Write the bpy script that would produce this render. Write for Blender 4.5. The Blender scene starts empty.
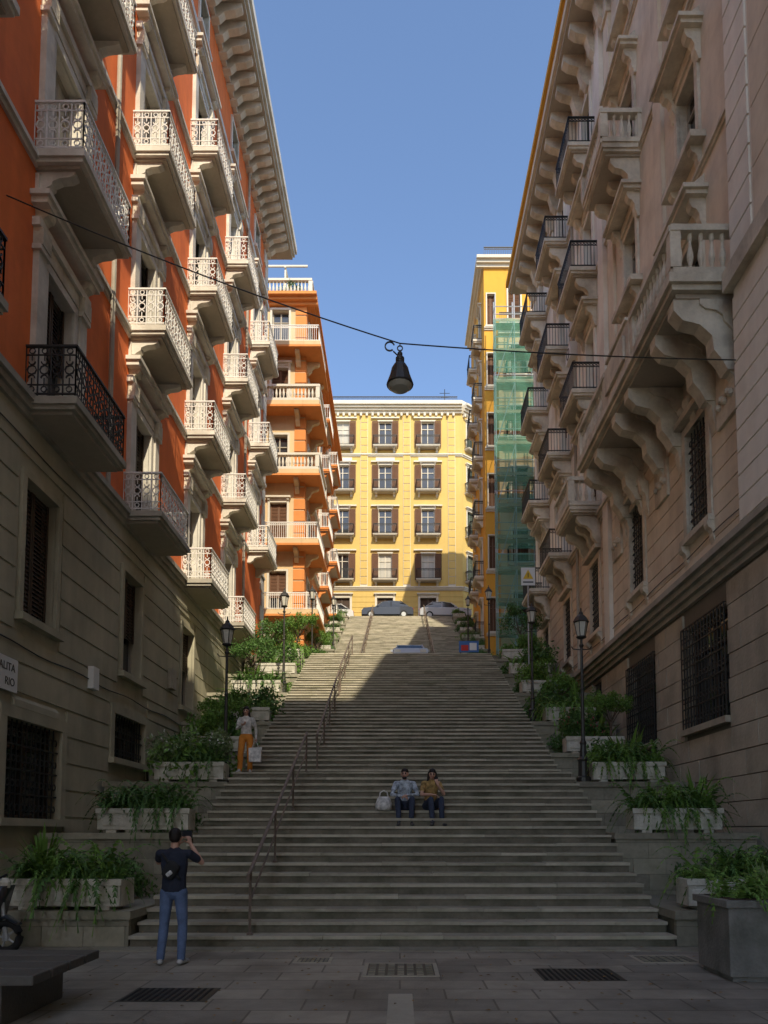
import bpy, bmesh, math, random
import numpy as np
from mathutils import Vector, Matrix
R=random.Random(7)
scene=bpy.context.scene
COL=scene.collection
V=Vector
# ------------------------------------------------------------ materials
M={}
def mk(name,c,rough=.85,var=.2,sc=1.2,streak=0,bump=.15,bsc=30,island=0,metal=0,spec=.3,trans=0,tint=None):
    m=bpy.data.materials.new(name); m.use_nodes=True
    nt=m.node_tree; N=nt.nodes; L=nt.links
    b=N['Principled BSDF']
    b.inputs['Roughness'].default_value=rough; b.inputs['Metallic'].default_value=metal
    b.inputs['Specular IOR Level'].default_value=spec
    tc=N.new('ShaderNodeTexCoord')
    def math_(op,a,bv):
        n=N.new('ShaderNodeMath'); n.operation=op
        for i,x in enumerate((a,bv)):
            if isinstance(x,(int,float)): n.inputs[i].default_value=x
            else: L.new(x,n.inputs[i])
        return n.outputs[0]
    def noise(scale,detail=4,vec=None):
        n=N.new('ShaderNodeTexNoise'); n.inputs['Scale'].default_value=scale; n.inputs['Detail'].default_value=detail
        L.new(vec if vec else tc.outputs['Object'],n.inputs['Vector']); return n.outputs['Fac']
    f=math_('ADD',math_('MULTIPLY',math_('SUBTRACT',noise(sc,6),.5),var*2.2),1.0)
    f2=math_('MULTIPLY',math_('SUBTRACT',noise(sc*9,3),.5),var*1.1)
    f=math_('ADD',f,f2)
    if streak:
        mp=N.new('ShaderNodeMapping'); mp.inputs['Scale'].default_value=(3.2,3.2,.16)
        L.new(tc.outputs['Object'],mp.inputs['Vector'])
        f=math_('ADD',f,math_('MULTIPLY',math_('SUBTRACT',noise(1.0,5,mp.outputs[0]),.52),streak*2))
    if island:
        g=N.new('ShaderNodeNewGeometry')
        f=math_('ADD',f,math_('MULTIPLY',math_('SUBTRACT',g.outputs['Random Per Island'],.5),island*2))
    f=math_('MAXIMUM',f,.15)
    vm=N.new('ShaderNodeVectorMath'); vm.operation='SCALE'; vm.inputs[0].default_value=c
    if tint:   # patchy second colour (moss, soot)
        mxc=N.new('ShaderNodeMix'); mxc.data_type='RGBA'
        mxc.inputs['A'].default_value=(*c,1); mxc.inputs['B'].default_value=(*tint,1)
        rp=N.new('ShaderNodeMapRange'); rp.inputs['From Min'].default_value=.46; rp.inputs['From Max'].default_value=.68
        L.new(noise(sc*.8+.3,7),rp.inputs['Value']); L.new(rp.outputs[0],mxc.inputs['Factor']); L.new(mxc.outputs['Result'],vm.inputs[0])
    L.new(f,vm.inputs['Scale']); L.new(vm.outputs[0],b.inputs['Base Color'])
    if bump:
        bp=N.new('ShaderNodeBump'); bp.inputs['Strength'].default_value=bump; bp.inputs['Distance'].default_value=.03
        L.new(noise(bsc,5),bp.inputs['Height']); L.new(bp.outputs[0],b.inputs['Normal'])
    if trans:
        t=N.new('ShaderNodeBsdfTranslucent'); L.new(vm.outputs[0],t.inputs['Color'])
        mx=N.new('ShaderNodeMixShader'); mx.inputs[0].default_value=trans
        L.new(b.outputs[0],mx.inputs[1]); L.new(t.outputs[0],mx.inputs[2])
        L.new(mx.outputs[0],N['Material Output'].inputs['Surface'])
    M[name]=m; return m
mk('red_plaster',(.86,.21,.055),var=.18,sc=.5,streak=.16,bump=.1,tint=(.72,.165,.05))
mk('grey_plaster',(.48,.44,.31),var=.18,sc=.6,streak=.2,island=.03,tint=(.38,.35,.25))
mk('pale_stone',(.72,.67,.57),var=.2,streak=.16,bump=.2,tint=(.56,.51,.42))
mk('grey_stone',(.45,.41,.33),var=.22,streak=.14,bump=.25,tint=(.33,.30,.23))
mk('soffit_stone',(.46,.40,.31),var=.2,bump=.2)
mk('ashlar_stone',(.50,.44,.33),var=.22,streak=.2,island=.09,bump=.35,bsc=14,tint=(.38,.335,.25))
mk('mortar',(.19,.165,.125))
mk('beige_stucco',(.76,.655,.49),var=.15,sc=.7,streak=.17,tint=(.62,.52,.38))
mk('cream_stucco',(.86,.80,.67),var=.12,sc=.7,streak=.14,tint=(.74,.67,.54))
mk('pink_stucco',(.72,.59,.43),var=.15,sc=.7,streak=.18,island=.03,tint=(.6,.48,.35))
mk('carved_stone',(.70,.63,.49),var=.3,streak=.2,bump=.55,bsc=18,tint=(.47,.41,.31))
mk('yellow_plaster',(.62,.44,.14),var=.10,sc=.4,streak=.1,bump=.05)
mk('white_trim',(.64,.59,.48),var=.12,bump=.05)
mk('orange_plaster',(.66,.25,.07),var=.12,sc=.5,streak=.1)
mk('peach_plaster',(.64,.47,.26),var=.12,sc=.5,streak=.1)
mk('ochre_plaster',(.70,.36,.05),var=.1,sc=.5,streak=.08)
mk('white_iron',(.80,.78,.72),rough=.55,var=.2,sc=5,bump=.1)
mk('dark_iron',(.035,.035,.032),rough=.5,var=.3,sc=5,bump=.1)
mk('window_frame',(.36,.32,.25),rough=.6,bump=0)
mk('dark_wood',(.08,.052,.034),rough=.6,var=.3,sc=3)
mk('brown_shutter',(.15,.07,.035),rough=.65,var=.2,sc=3)
mk('green_shutter',(.10,.12,.09),rough=.65,var=.25,sc=3)
mk('curtain',(.50,.48,.42),rough=.9,streak=.3)
mk('orange_blind',(.6,.2,.06),rough=.9,streak=.2)
mk('window_glass',(.03,.036,.042),rough=.06,var=.5,sc=.8,bump=.04,bsc=1.2,spec=.8)
mk('roof_tile',(.26,.12,.07),var=.3,sc=2)
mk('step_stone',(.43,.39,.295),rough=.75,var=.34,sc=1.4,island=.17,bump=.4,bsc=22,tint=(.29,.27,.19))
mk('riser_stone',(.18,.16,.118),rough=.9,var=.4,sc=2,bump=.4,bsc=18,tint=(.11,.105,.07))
mk('terrace_stone',(.31,.285,.21),rough=.9,var=.35,sc=1.5,island=.2,bump=.5,bsc=12,tint=(.19,.18,.12))
mk('concrete',(.62,.585,.49),var=.32,sc=2.5,streak=.35,bump=.4,tint=(.40,.38,.29))
mk('grey_concrete',(.22,.21,.18),var=.32,sc=2.5,streak=.35,bump=.4,tint=(.14,.14,.11))
mk('soil',(.05,.035,.022),bump=.6)
mk('asphalt',(.10,.097,.09),var=.3,bump=.3,bsc=60)
mk('leaf',(.15,.27,.05),rough=.55,var=.35,sc=3,island=.45,bump=0,trans=.25)
mk('leaf_dark',(.085,.17,.04),rough=.5,var=.3,sc=3,island=.45,bump=0,trans=.2)
mk('leaf_grey',(.22,.29,.13),rough=.55,var=.3,sc=3,island=.35,bump=0,trans=.2)
mk('dry_leaf',(.26,.16,.06),rough=.8,var=.3,island=.5,bump=0)
mk('bark',(.14,.10,.07),var=.4,sc=6,bump=.6)
mk('flower_white',(.78,.76,.7),rough=.7,bump=0,trans=.2)
mk('flower_pink',(.6,.10,.15),rough=.7,bump=0,trans=.2)
mk('metal_dark',(.06,.057,.05),rough=.45,metal=.5,var=.25,sc=4,bump=.1)
mk('rail_metal',(.20,.155,.12),rough=.5,metal=.3,var=.4,sc=5,bump=.2)
mk('lamp_glass',(.6,.57,.47),rough=.2,var=.1,bump=0,spec=.6)
mk('scaffold_metal',(.42,.44,.44),rough=.5,metal=.4,bump=0)
mk('plank',(.40,.33,.22),var=.3)
mk('rubber',(.02,.02,.02),rough=.8,bump=0)
mk('white_paint',(.75,.75,.72),rough=.5,var=.05,bump=0)
mk('sign_yellow',(.75,.5,.04),rough=.5,var=.05,bump=0)
mk('red_paint',(.5,.03,.02),rough=.4,var=.05,bump=0)
mk('blue_paint',(.05,.15,.4),rough=.4,var=.05,bump=0)
mk('bench_stone',(.12,.11,.095),rough=.5,var=.3,sc=3,bump=.25)
mk('marker_stone',(.42,.38,.29),var=.2)
mk('skin_tone',(.52,.30,.21),rough=.55,var=.06,sc=8,bump=0)
mk('hair_black',(.018,.013,.010),rough=.5,var=.3,sc=30,bump=.3,bsc=120)
mk('navy_cloth',(.026,.031,.048),rough=.9,var=.35,sc=9,bump=.5,bsc=14)
mk('denim',(.115,.165,.28),rough=.9,var=.4,sc=8,bump=.5,bsc=14)
mk('dark_denim',(.04,.05,.08),rough=.9,var=.4,sc=9,bump=.4,bsc=14)
mk('shoe_grey',(.45,.45,.43),rough=.7,bump=0)
mk('shoe_dark',(.05,.05,.05),rough=.6,bump=0)
mk('rust_cloth',(.60,.22,.035),rough=.9,var=.3,sc=9,bump=.4,bsc=14)
mk('print_shirt',(.36,.40,.44),rough=.9,var=1.3,sc=14,bump=.2,bsc=30)
mk('grey_top',(.54,.51,.46),rough=.9,var=.8,sc=12,bump=.3,bsc=20)
mk('ochre_top',(.34,.22,.08),rough=.9,var=1.4,sc=13,bump=.3,bsc=20)
mk('eye_dark',(.02,.015,.012),rough=.2,bump=0)
mk('lip',(.36,.13,.10),rough=.5,bump=0)
mk('bag_cloth',(.60,.58,.54),rough=.9,var=.9,sc=12,bump=.3)
mk('strap',(.025,.025,.025),rough=.8,bump=0)
def carpaint(name,c):
    m=mk(name,c,rough=.3,var=.04,bump=0,spec=.5); m.node_tree.nodes['Principled BSDF'].inputs['Coat Weight'].default_value=.6
carpaint('car_black',(.025,.03,.04)); carpaint('car_silver',(.42,.44,.46)); carpaint('car_white',(.62,.62,.6))
m=mk('green_net',(.085,.28,.185),rough=.8,var=.4,sc=.6,streak=.35,bump=.25,bsc=3,trans=.25)
nt=m.node_tree; N=nt.nodes; L=nt.links
out=N['Material Output']; src=out.inputs['Surface'].links[0].from_socket
tr=N.new('ShaderNodeBsdfTransparent'); mx=N.new('ShaderNodeMixShader'); mx.inputs[0].default_value=.5
L.new(src,mx.inputs[1]); L.new(tr.outputs[0],mx.inputs[2]); L.new(mx.outputs[0],out.inputs['Surface'])
def paving(name,c,bw,bh,ms=.012,rot=0):
    m=mk(name,c,rough=.55,var=.4,sc=.7,bump=.25,bsc=30,spec=.4,tint=(c[0]*.6,c[1]*.6,c[2]*.6))
    nt=m.node_tree; N=nt.nodes; L=nt.links; b=N['Principled BSDF']
    src=b.inputs['Base Color'].links[0].from_socket
    tc=[n for n in N if n.type=='TEX_COORD'][0]
    mp=N.new('ShaderNodeMapping'); mp.inputs['Rotation'].default_value=(0,0,rot); L.new(tc.outputs['Object'],mp.inputs[0])
    br=N.new('ShaderNodeTexBrick'); br.inputs['Scale'].default_value=1; br.inputs['Brick Width'].default_value=bw
    br.inputs['Row Height'].default_value=bh; br.inputs['Mortar Size'].default_value=ms
    br.inputs['Color1'].default_value=(.8,.8,.8,1); br.inputs['Color2'].default_value=(1.2,1.18,1.14,1); br.inputs['Mortar'].default_value=(.5,.48,.45,1)
    L.new(mp.outputs[0],br.inputs['Vector'])
    mul=N.new('ShaderNodeVectorMath'); mul.operation='MULTIPLY'
    L.new(src,mul.inputs[0]); L.new(br.outputs['Color'],mul.inputs[1]); L.new(mul.outputs[0],b.inputs['Base Color'])
    bp=[n for n in N if n.type=='BUMP'][0]
    bp2=N.new('ShaderNodeBump'); bp2.inputs['Strength'].default_value=.5; bp2.inputs['Distance'].default_value=.01; bp2.invert=True
    L.new(br.outputs['Fac'],bp2.inputs['Height']); L.new(bp.outputs[0],bp2.inputs['Normal']); L.new(bp2.outputs[0],b.inputs['Normal'])
paving('paving',(.29,.265,.215),.95,.48)

# ------------------------------------------------------------ builder
class Bld:
    def __init__(s,name,single=False,loc=(0,0,0)):
        s.name=name; s.d={}; s.single=single; s.loc=V(loc)
    def add(s,key,vs,fs):
        d=s.d.setdefault(key,([],[])); n=len(d[0])
        d[0].extend(vs); d[1].extend([tuple(i+n for i in f) for f in fs])
    def box(s,key,x0,x1,y0,y1,z0,z1):
        vs=[(x,y,z) for x in(x0,x1) for y in(y0,y1) for z in(z0,z1)]
        s.add(key,vs,[(0,1,3,2),(4,6,7,5),(0,4,5,1),(2,3,7,6),(0,2,6,4),(1,5,7,3)])
    def tube(s,key,pts,r,n=6,cap=True):
        pts=[V(p) for p in pts]; vs=[];fs=[]
        rs=r if isinstance(r,(list,tuple)) else [r]*len(pts)
        for i,p in enumerate(pts):
            t=(pts[min(i+1,len(pts)-1)]-pts[max(i-1,0)]).normalized()
            a=t.cross(V((0,0,1)))
            if a.length<.05: a=t.cross(V((1,0,0)))
            a.normalize(); b=t.cross(a)
            for k in range(n):
                an=2*math.pi*k/n; vs.append(tuple(p+(a*math.cos(an)+b*math.sin(an))*rs[i]))
        for i in range(len(pts)-1):
            for k in range(n):
                k2=(k+1)%n; fs.append((i*n+k,i*n+k2,(i+1)*n+k2,(i+1)*n+k))
        if cap: fs+= [tuple(range(n))[::-1], tuple((len(pts)-1)*n+k for k in range(n))]
        s.add(key,vs,fs)
    def lathe(s,key,c,prof,n=12,rot=0):
        vs=[];fs=[];m=len(prof)
        for (r,z) in prof:
            for k in range(n):
                a=2*math.pi*k/n+rot; vs.append((c[0]+r*math.cos(a),c[1]+r*math.sin(a),c[2]+z))
        for i in range(m-1):
            for k in range(n):
                k2=(k+1)%n; fs.append((i*n+k,i*n+k2,(i+1)*n+k2,(i+1)*n+k))
        fs+=[tuple(range(n))[::-1],tuple((m-1)*n+k for k in range(n))]
        s.add(key,vs,fs)
    def done(s,smooth=(),bevel=0):
        if s.single:
            vs=[];fs=[];mi=[]
            keys=list(s.d)
            for j,k in enumerate(keys):
                v,f=s.d[k]; n=len(vs); vs+=v; fs+=[tuple(i+n for i in q) for q in f]; mi+=[j]*len(f)
            me=bpy.data.meshes.new(s.name); me.from_pydata(vs,[],fs)
            for k in keys: me.materials.append(M[k])
            me.polygons.foreach_set('material_index',mi)
            sm=[(keys[j] in smooth) for j in mi]; me.polygons.foreach_set('use_smooth',sm)
            o=bpy.data.objects.new(s.name,me); o.location=s.loc; COL.objects.link(o)
            if bevel:
                b=o.modifiers.new('bevel','BEVEL'); b.width=bevel; b.segments=2; b.limit_method='ANGLE'
            return o
        e=bpy.data.objects.new(s.name,None); e.location=s.loc; COL.objects.link(e)
        for k,(v,f) in s.d.items():
            me=bpy.data.meshes.new(k); me.from_pydata(v,[],f); me.materials.append(M[k])
            o=bpy.data.objects.new(k,me); COL.objects.link(o); o.parent=e
        return e
def inst(o,name,loc,rz=0,sc=1):
    n=bpy.data.objects.new(name,o.data); COL.objects.link(n); n.location=loc; n.rotation_euler=(0,0,rz)
    n.scale=(sc,sc,sc) if not isinstance(sc,tuple) else sc
    for m in o.modifiers:
        if m.type=='BEVEL':
            b=n.modifiers.new('bevel','BEVEL'); b.width=m.width; b.segments=2; b.limit_method='ANGLE'
    return n
class Fac:
    def __init__(s,B,o,u,w): s.B=B; s.o=V(o); s.u=V(u).normalized(); s.w=V(w).normalized(); s.op=[]
    def p(s,u,v,w): 
        q=s.o+s.u*u+s.w*w; return (q.x,q.y,q.z+v)
    def box(s,key,u0,u1,v0,v1,w0,w1):
        vs=[s.p(x,z,y) for x in(u0,u1) for y in(w0,w1) for z in(v0,v1)]
        s.B.add(key,vs,[(0,1,3,2),(4,6,7,5),(0,4,5,1),(2,3,7,6),(0,2,6,4),(1,5,7,3)])
    def quad(s,key,pts): s.B.add(key,[s.p(*q) for q in pts],[(0,1,2,3)])
    def prism(s,key,prof,u0,u1):
        n=len(prof); vs=[s.p(u0,v,w) for w,v in prof]+[s.p(u1,v,w) for w,v in prof]
        fs=[(i,(i+1)%n,n+(i+1)%n,n+i) for i in range(n)]+[tuple(range(n))[::-1],tuple(range(n,2*n))]
        s.B.add(key,vs,fs)
    def wall(s,u0,u1,zones):
        us=sorted({u0,u1}|{x for o in s.op for x in(o[0],o[1]) if u0<x<u1})
        vs=sorted({z for zz in zones for z in zz[:2]}|{x for o in s.op for x in(o[2],o[3]) if zones[0][0]<x<zones[-1][1]})
        for i in range(len(us)-1):
            for j in range(len(vs)-1):
                cu=(us[i]+us[i+1])/2; cv=(vs[j]+vs[j+1])/2
                if any(o[0]<cu<o[1] and o[2]<cv<o[3] for o in s.op): continue
                key=[z[2] for z in zones if z[0]<cv<z[1]][0]
                s.quad(key,[(us[i],vs[j],0),(us[i+1],vs[j],0),(us[i+1],vs[j+1],0),(us[i],vs[j+1],0)])
    def courses(s,key,u0,u1,v0,v1,h,gap=.035,w=.03,bl=None,pad=.02):
        v=v0;row=0
        while v+h*.6<=v1:
            t=min(v+h-gap,v1); iv=[(u0,u1)]
            for o in s.op:
                if o[2]-pad<t and o[3]+pad>v:
                    nv=[]
                    for a,b in iv:
                        if o[1]+pad<=a or o[0]-pad>=b: nv.append((a,b))
                        else:
                            if o[0]-pad-a>.08: nv.append((a,o[0]-pad))
                            if b-o[1]-pad>.08: nv.append((o[1]+pad,b))
                    iv=nv
            for a,b in iv:
                if not bl: s.box(key,a,b,v,t,-.01,w)
                else:
                    x=a-(bl/2 if row%2 else 0)
                    while x<b-.03:
                        x0=max(x,a); x1=min(x+bl,b); 
                        if x1-x0>.06: s.box(key,x0+gap/2,x1-gap/2,v,t,-.01,w+R.uniform(-.006,.008))
                        x+=bl
            v+=h;row+=1
    def cornice(s,key,u0,u1,v,h,dep,n=3):
        for i in range(n): s.box(key,u0,u1,v+h*i/n,v+h*(i+1)/n,-.01,dep*(i+1)/n)
    def bracket(s,key,u,wd,vt,h,dep):
        pr=[(0,0),(dep,0),(dep,-.16*h),(.86*dep,-.3*h),(.6*dep,-.36*h),(.42*dep,-.52*h),(.40*dep,-.72*h),(.28*dep,-.86*h),(.2*dep,-h),(0,-h)]
        s.prism(key,[(w-.01,vt+v) for w,v in pr],u-wd/2,u+wd/2)
    def window(s,u0,u1,v0,v1,depth=.26,shut=None,bars=False,key='pale_stone',glass='window_glass',sur=.16,hood=True,sill=True,flank=None,frame='window_frame',bw=-.05):
        s.op.append((u0,u1,v0,v1))
        d=-depth
        for q in ([(u0,v0,0),(u0,v1,0),(u0,v1,d),(u0,v0,d)],[(u1,v0,0),(u1,v1,0),(u1,v1,d),(u1,v0,d)],
                  [(u0,v1,0),(u1,v1,0),(u1,v1,d),(u0,v1,d)],[(u0,v0,0),(u1,v0,0),(u1,v0,d),(u0,v0,d)]): s.quad(key,q)
        s.quad(glass,[(u0,v0,d),(u1,v0,d),(u1,v1,d),(u0,v1,d)])
        f=.07; g=d+.001; h=d+.06
        s.box(frame,u0,u0+f,v0,v1,g,h); s.box(frame,u1-f,u1,v0,v1,g,h)
        s.box(frame,u0+f,u1-f,v0,v0+f,g,h); s.box(frame,u0+f,u1-f,v1-f,v1,g,h)
        c=(u0+u1)/2; vt=v0+(v1-v0)*.74
        s.box(frame,c-.04,c+.04,v0+f,v1-f,g,h+.01); s.box(frame,u0+f,c-.04,vt-.03,vt+.03,g,h); s.box(frame,c+.04,u1-f,vt-.03,vt+.03,g,h)
        if shut=='closed' or shut=='half':
            vb=v0+.05 if shut=='closed' else v0+(v1-v0)*R.uniform(.35,.6)
            k=flank or 'green_shutter'
            for a,b in((u0+.02,c-.01),(c+.01,u1-.02)):
                s.box(k,a,a+.06,vb,v1-.02,d+.08,d+.12); s.box(k,b-.06,b,vb,v1-.02,d+.08,d+.12)
                v=vb
                while v<v1-.08:
                    s.quad(k,[(a+.06,v,d+.12),(b-.06,v,d+.12),(b-.06,v+.085,d+.08),(a+.06,v+.085,d+.08)]); v+=.085
        if shut=='open':
            k=flank or 'brown_shutter'; w=(u1-u0)/2
            for a,b in((u0-w-.02,u0-.02),(u1+.02,u1+w+.02)):
                s.box(k,a,a+.06,v0+.03,v1-.02,.10,.15); s.box(k,b-.06,b,v0+.03,v1-.02,.10,.15); s.box(k,a+.06,b-.06,v0+.03,v0+.12,.10,.15); s.box(k,a+.06,b-.06,v1-.1,v1-.02,.10,.15)
                v=v0+.12
                while v<v1-.15:
                    s.quad(k,[(a+.06,v,.145),(b-.06,v,.145),(b-.06,v+.1,.105),(a+.06,v+.1,.105)]); v+=.1
        if bars:
            n=max(3,int((u1-u0)/.17))
            for i in range(0 if bw>0 else 1,n+(1 if bw>0 else 0)):
                x=u0+(u1-u0)*i/n; s.box('dark_iron',x-.013,x+.013,v0,v1,bw,bw+.024)
            m=max(2,int((v1-v0)/.42))
            for i in range(0,m+1):
                z=v0+(v1-v0)*i/m
                if 0<i<m or bw>0: s.box('dark_iron',u0,u1,z-.015,z+.015,bw-.006,bw+.03)
                if i==m: break
                for j in range(n):
                    x=u0+(u1-u0)*(j+.5)/n; ring(s.B,'dark_iron',V(s.p(x,z+.2,bw+.01)),s.u,.062,.009)
            if bw>0:
                for z in(v0,v1):
                    for x in(u0,u1): s.box('dark_iron',x-.012,x+.012,z-.012,z+.012,-.0,bw)
        if sur:
            s.box(key,u0-sur,u0,v0-(.0),v1,-.01,.07); s.box(key,u1,u1+sur,v0,v1,-.01,.07); s.box(key,u0-sur,u1+sur,v1,v1+sur,-.01,.075)
        if hood:
            s.box(key,u0-sur-.03,u1+sur+.03,v1+sur,v1+sur+.12,-.01,.12); s.box(key,u0-sur-.1,u1+sur+.1,v1+sur+.12,v1+sur+.22,-.01,.26)
            for x in(u0-sur/2,u1+sur/2): s.bracket(key,x,.13,v1+sur+.12,.42,.2)
        if sill: s.box(key,u0-sur-.05,u1+sur+.05,v0-.14,v0,-.01,.17)
def ring(B,key,c,u,r,t,n=9,a0=0,a1=2*math.pi,w=None):
    z=V((0,0,1)); nrm=u.cross(z).normalized(); full=abs(a1-a0)>6.2
    m=n if full else n+1; vs=[];fs=[]
    for k in range(m):
        a=a0+(a1-a0)*k/n; d=u*math.cos(a)+z*math.sin(a)
        for rr,o in((r-t,-t),(r+t,-t),(r+t,t),(r-t,t)): vs.append(tuple(c+d*rr+nrm*o))
    for k in range(n):
        b=((k+1)%m)*4;a=k*4
        for i in range(4): fs.append((a+i,a+(i+1)%4,b+(i+1)%4,b+i))
    B.add(key,vs,fs)
def obox(B,key,P,u,a,b,z0,z1,t):
    nrm=u.cross(V((0,0,1))).normalized(); vs=[]
    for x in(a,b):
        for y in(-t,t):
            for z in(z0,z1):
                q=P+u*x+nrm*y; vs.append((q.x,q.y,q.z+z))
    B.add(key,vs,[(0,1,3,2),(4,6,7,5),(0,4,5,1),(2,3,7,6),(0,2,6,4),(1,5,7,3)])
def rail(B,key,P,Q,h=1.0,style=0,t=.011):
    P=V(P);Q=V(Q);u=(Q-P);L_=u.length;u.normalize()
    obox(B,key,P,u,-.02,L_+.02,h-.04,h,.03); obox(B,key,P,u,0,L_,.06,.09,.015)
    if style==0:
        obox(B,key,P,u,0,L_,h-.2,h-.18,.012); obox(B,key,P,u,0,L_,.24,.26,.012)
        n=max(2,round(L_/.26)); s=L_/n
        for i in range(n+1): obox(B,key,P,u,i*s-t,i*s+t,.0,h-.04,t)
        for i in range(n):
            c=P+u*((i+.5)*s)
            ring(B,key,c+V((0,0,h-.11)),u,.055,t*.8,8); ring(B,key,c+V((0,0,.165)),u,.055,t*.8,8)
            m=(h-.2+.26)/2
            ring(B,key,c+V((0,0,m)),u,.085,t,8)
            ring(B,key,c+V((0,0,m+.16)),u,.06,t,6,math.pi*1.0,math.pi*2.0); ring(B,key,c+V((0,0,m-.16)),u,.06,t,6,0,math.pi)
            obox(B,key,c,u,-t*.8,t*.8,.26,m-.16,t*.8); obox(B,key,c,u,-t*.8,t*.8,m+.18,h-.2,t*.8)
    else:
        n=max(2,round(L_/.12)); s=L_/n
        for i in range(n+1): obox(B,key,P,u,i*s-t*.8,i*s+t*.8,.0,h-.04,t*.8)
        obox(B,key,P,u,0,L_,h-.18,h-.16,.012)
        for i in range(n): ring(B,key,P+u*((i+.5)*s)+V((0,0,h-.1)),u,.04,t*.7,7)
def balustrade(B,key,P,Q,h=1.0,n=8):
    P=V(P);Q=V(Q);u=(Q-P);L_=u.length;u.normalize()
    obox(B,key,P,u,-.1,L_+.1,h-.13,h,.13); obox(B,key,P,u,-.06,L_+.06,0,.14,.10)
    k=max(1,round(L_/.21)); s=L_/k
    for i in range(k):
        c=P+u*((i+.5)*s)
        B.lathe(key,(c.x,c.y,c.z+.14),[(.05,0),(.05,.04),(.03,.07),(.07,.26),(.065,.34),(.032,.55),(.028,.62),(.05,.66),(.05,h-.27)],n)
    for a in(0,L_): obox(B,key,P,u,a-.11,a+.11,.14,h-.13,.105)
def balcony(F,u0,u1,vb,dep=1.0,th=.28,slab='pale_stone',railk='white_iron',style=0,h=1.02,br=True,bh=.6,stone=False):
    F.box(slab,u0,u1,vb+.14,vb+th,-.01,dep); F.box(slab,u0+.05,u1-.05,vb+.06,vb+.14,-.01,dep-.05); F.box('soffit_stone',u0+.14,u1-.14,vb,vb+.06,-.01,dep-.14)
    if br:
        for x in(u0+.3,u1-.3): F.bracket(slab,x,.2,vb,bh,dep*.75)
    a=F.p(u0+.06,vb+th,.0);b=F.p(u0+.06,vb+th,dep-.06);c=F.p(u1-.06,vb+th,dep-.06);d=F.p(u1-.06,vb+th,0)
    for p,q in((a,b),(b,c),(d,c)):
        if stone: balustrade(F.B,slab,p,q,h)
        else: rail(F.B,railk,p,q,h,style)
def shell(B,key,x0,x1,y0,y1,z0,z1,skip=()):
    q={'x0':[(x0,y0,z0),(x0,y1,z0),(x0,y1,z1),(x0,y0,z1)],'x1':[(x1,y0,z0),(x1,y1,z0),(x1,y1,z1),(x1,y0,z1)],
       'y0':[(x0,y0,z0),(x1,y0,z0),(x1,y0,z1),(x0,y0,z1)],'y1':[(x0,y1,z0),(x1,y1,z0),(x1,y1,z1),(x0,y1,z1)],
       'z1':[(x0,y0,z1),(x1,y0,z1),(x1,y1,z1),(x0,y1,z1)]}
    for k,v in q.items():
        if k not in skip: B.add(key,v,[(0,1,2,3)])

# ------------------------------------------------------------ LEFT red building
B=Bld('red_apartment_building'); F=Fac(B,(-7,0,0),(0,1,0),(1,0,0))
FL=[9.5,14.4,19.3,24.2]
for n0 in [-1.5,3.4,8.3,13.2,18.1,23.1,28.0,32.9]:
    c=n0+1.25
    for k,vb in enumerate(FL):
        if vb<9.6 and n0>30: continue
        fl=vb+.28
        sh=R.choice(['half','closed',None,None,'half'])
        F.window(c-.58,c+.58,fl,fl+2.95,shut=sh,sur=.17,hood=False,sill=False,flank='dark_wood' if k<2 else 'green_shutter',glass=R.choice(['window_glass','window_glass','window_glass','curtain']))
        for s in(-1,1):
            x=c+s*.93
            F.box('pale_stone',x-.15,x+.15,fl+.35,fl+3.0,-.01,.12)
            F.box('pale_stone',x-.19,x+.19,fl,fl+.35,-.01,.17)
            F.box('pale_stone',x-.2,x+.2,fl+3.0,fl+3.1,-.01,.18)
            F.box('carved_stone',x-.17,x+.17,fl+3.1,fl+3.45,-.01,.2)
            F.bracket('carved_stone',x,.24,fl+3.85,.45,.3)
        F.box('pale_stone',c-1.16,c+1.16,fl+3.45,fl+3.62,-.01,.16)
        F.box('carved_stone',c-.72,c+.72,fl+3.15,fl+3.44,-.01,.09)
        F.box('pale_stone',c-1.22,c+1.22,fl+3.85,fl+3.97,-.01,.32); F.box('pale_stone',c-1.28,c+1.28,fl+3.97,fl+4.07,-.01,.38)
        F.box('pale_stone',c-1.1,c+1.1,fl+4.07,fl+4.55,-.01,.07)
        dark=(k==0 and n0<16)
        balcony(F,n0,n0+2.5,vb,1.0 if k<3 else .95,railk='dark_iron' if dark else 'white_iron',slab='grey_stone' if k==0 else 'pale_stone',br=(k>0),bh=.38)
    F.window(c-.5,c+.5,29.8,31.2,sur=.14,hood=False,shut=R.choice([None,'closed']))
    if n0<28: F.window(c-1.1,c+.2,5.7,8.3,sur=.14,hood=False,sill=True,key='grey_plaster',shut=R.choice(['closed','half']),flank='dark_wood')
    if n0<15:
        F.window(c-1.5,c+.65,1.95,3.75,sur=.22,hood=False,bars=True,key='grey_plaster',glass='window_glass',frame='dark_wood')
        F.prism('grey_plaster',[(-.01,3.97),(.08,3.97),(.07,4.1),(-.01,4.2)],c-1.3,c+.45)
    elif n0<20: F.window(c-1.5,c+.65,3.5,4.6,sur=.22,hood=False,bars=True,key='grey_plaster',frame='dark_wood')
F.wall(-6.5,37,[(0,9.9,'grey_plaster'),(9.9,32.3,'red_plaster')])
F.courses('grey_plaster',-6.5,37,.9,9.4,.56,gap=.05,w=.035,pad=.25)
F.box('grey_stone',-6.5,37,0,.85,-.01,.12)
F.cornice('grey_stone',-6.5,37,9.42,.4,.22)
for vb in FL[1:]: F.cornice('pale_stone',-6.5,37,vb+.02,.2,.12,2)
F.box('pale_stone',-6.5,37,28.95,29.2,-.01,.14)
F.box('pale_stone',-6.5,37,31.8,32.3,-.01,.18)
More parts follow.
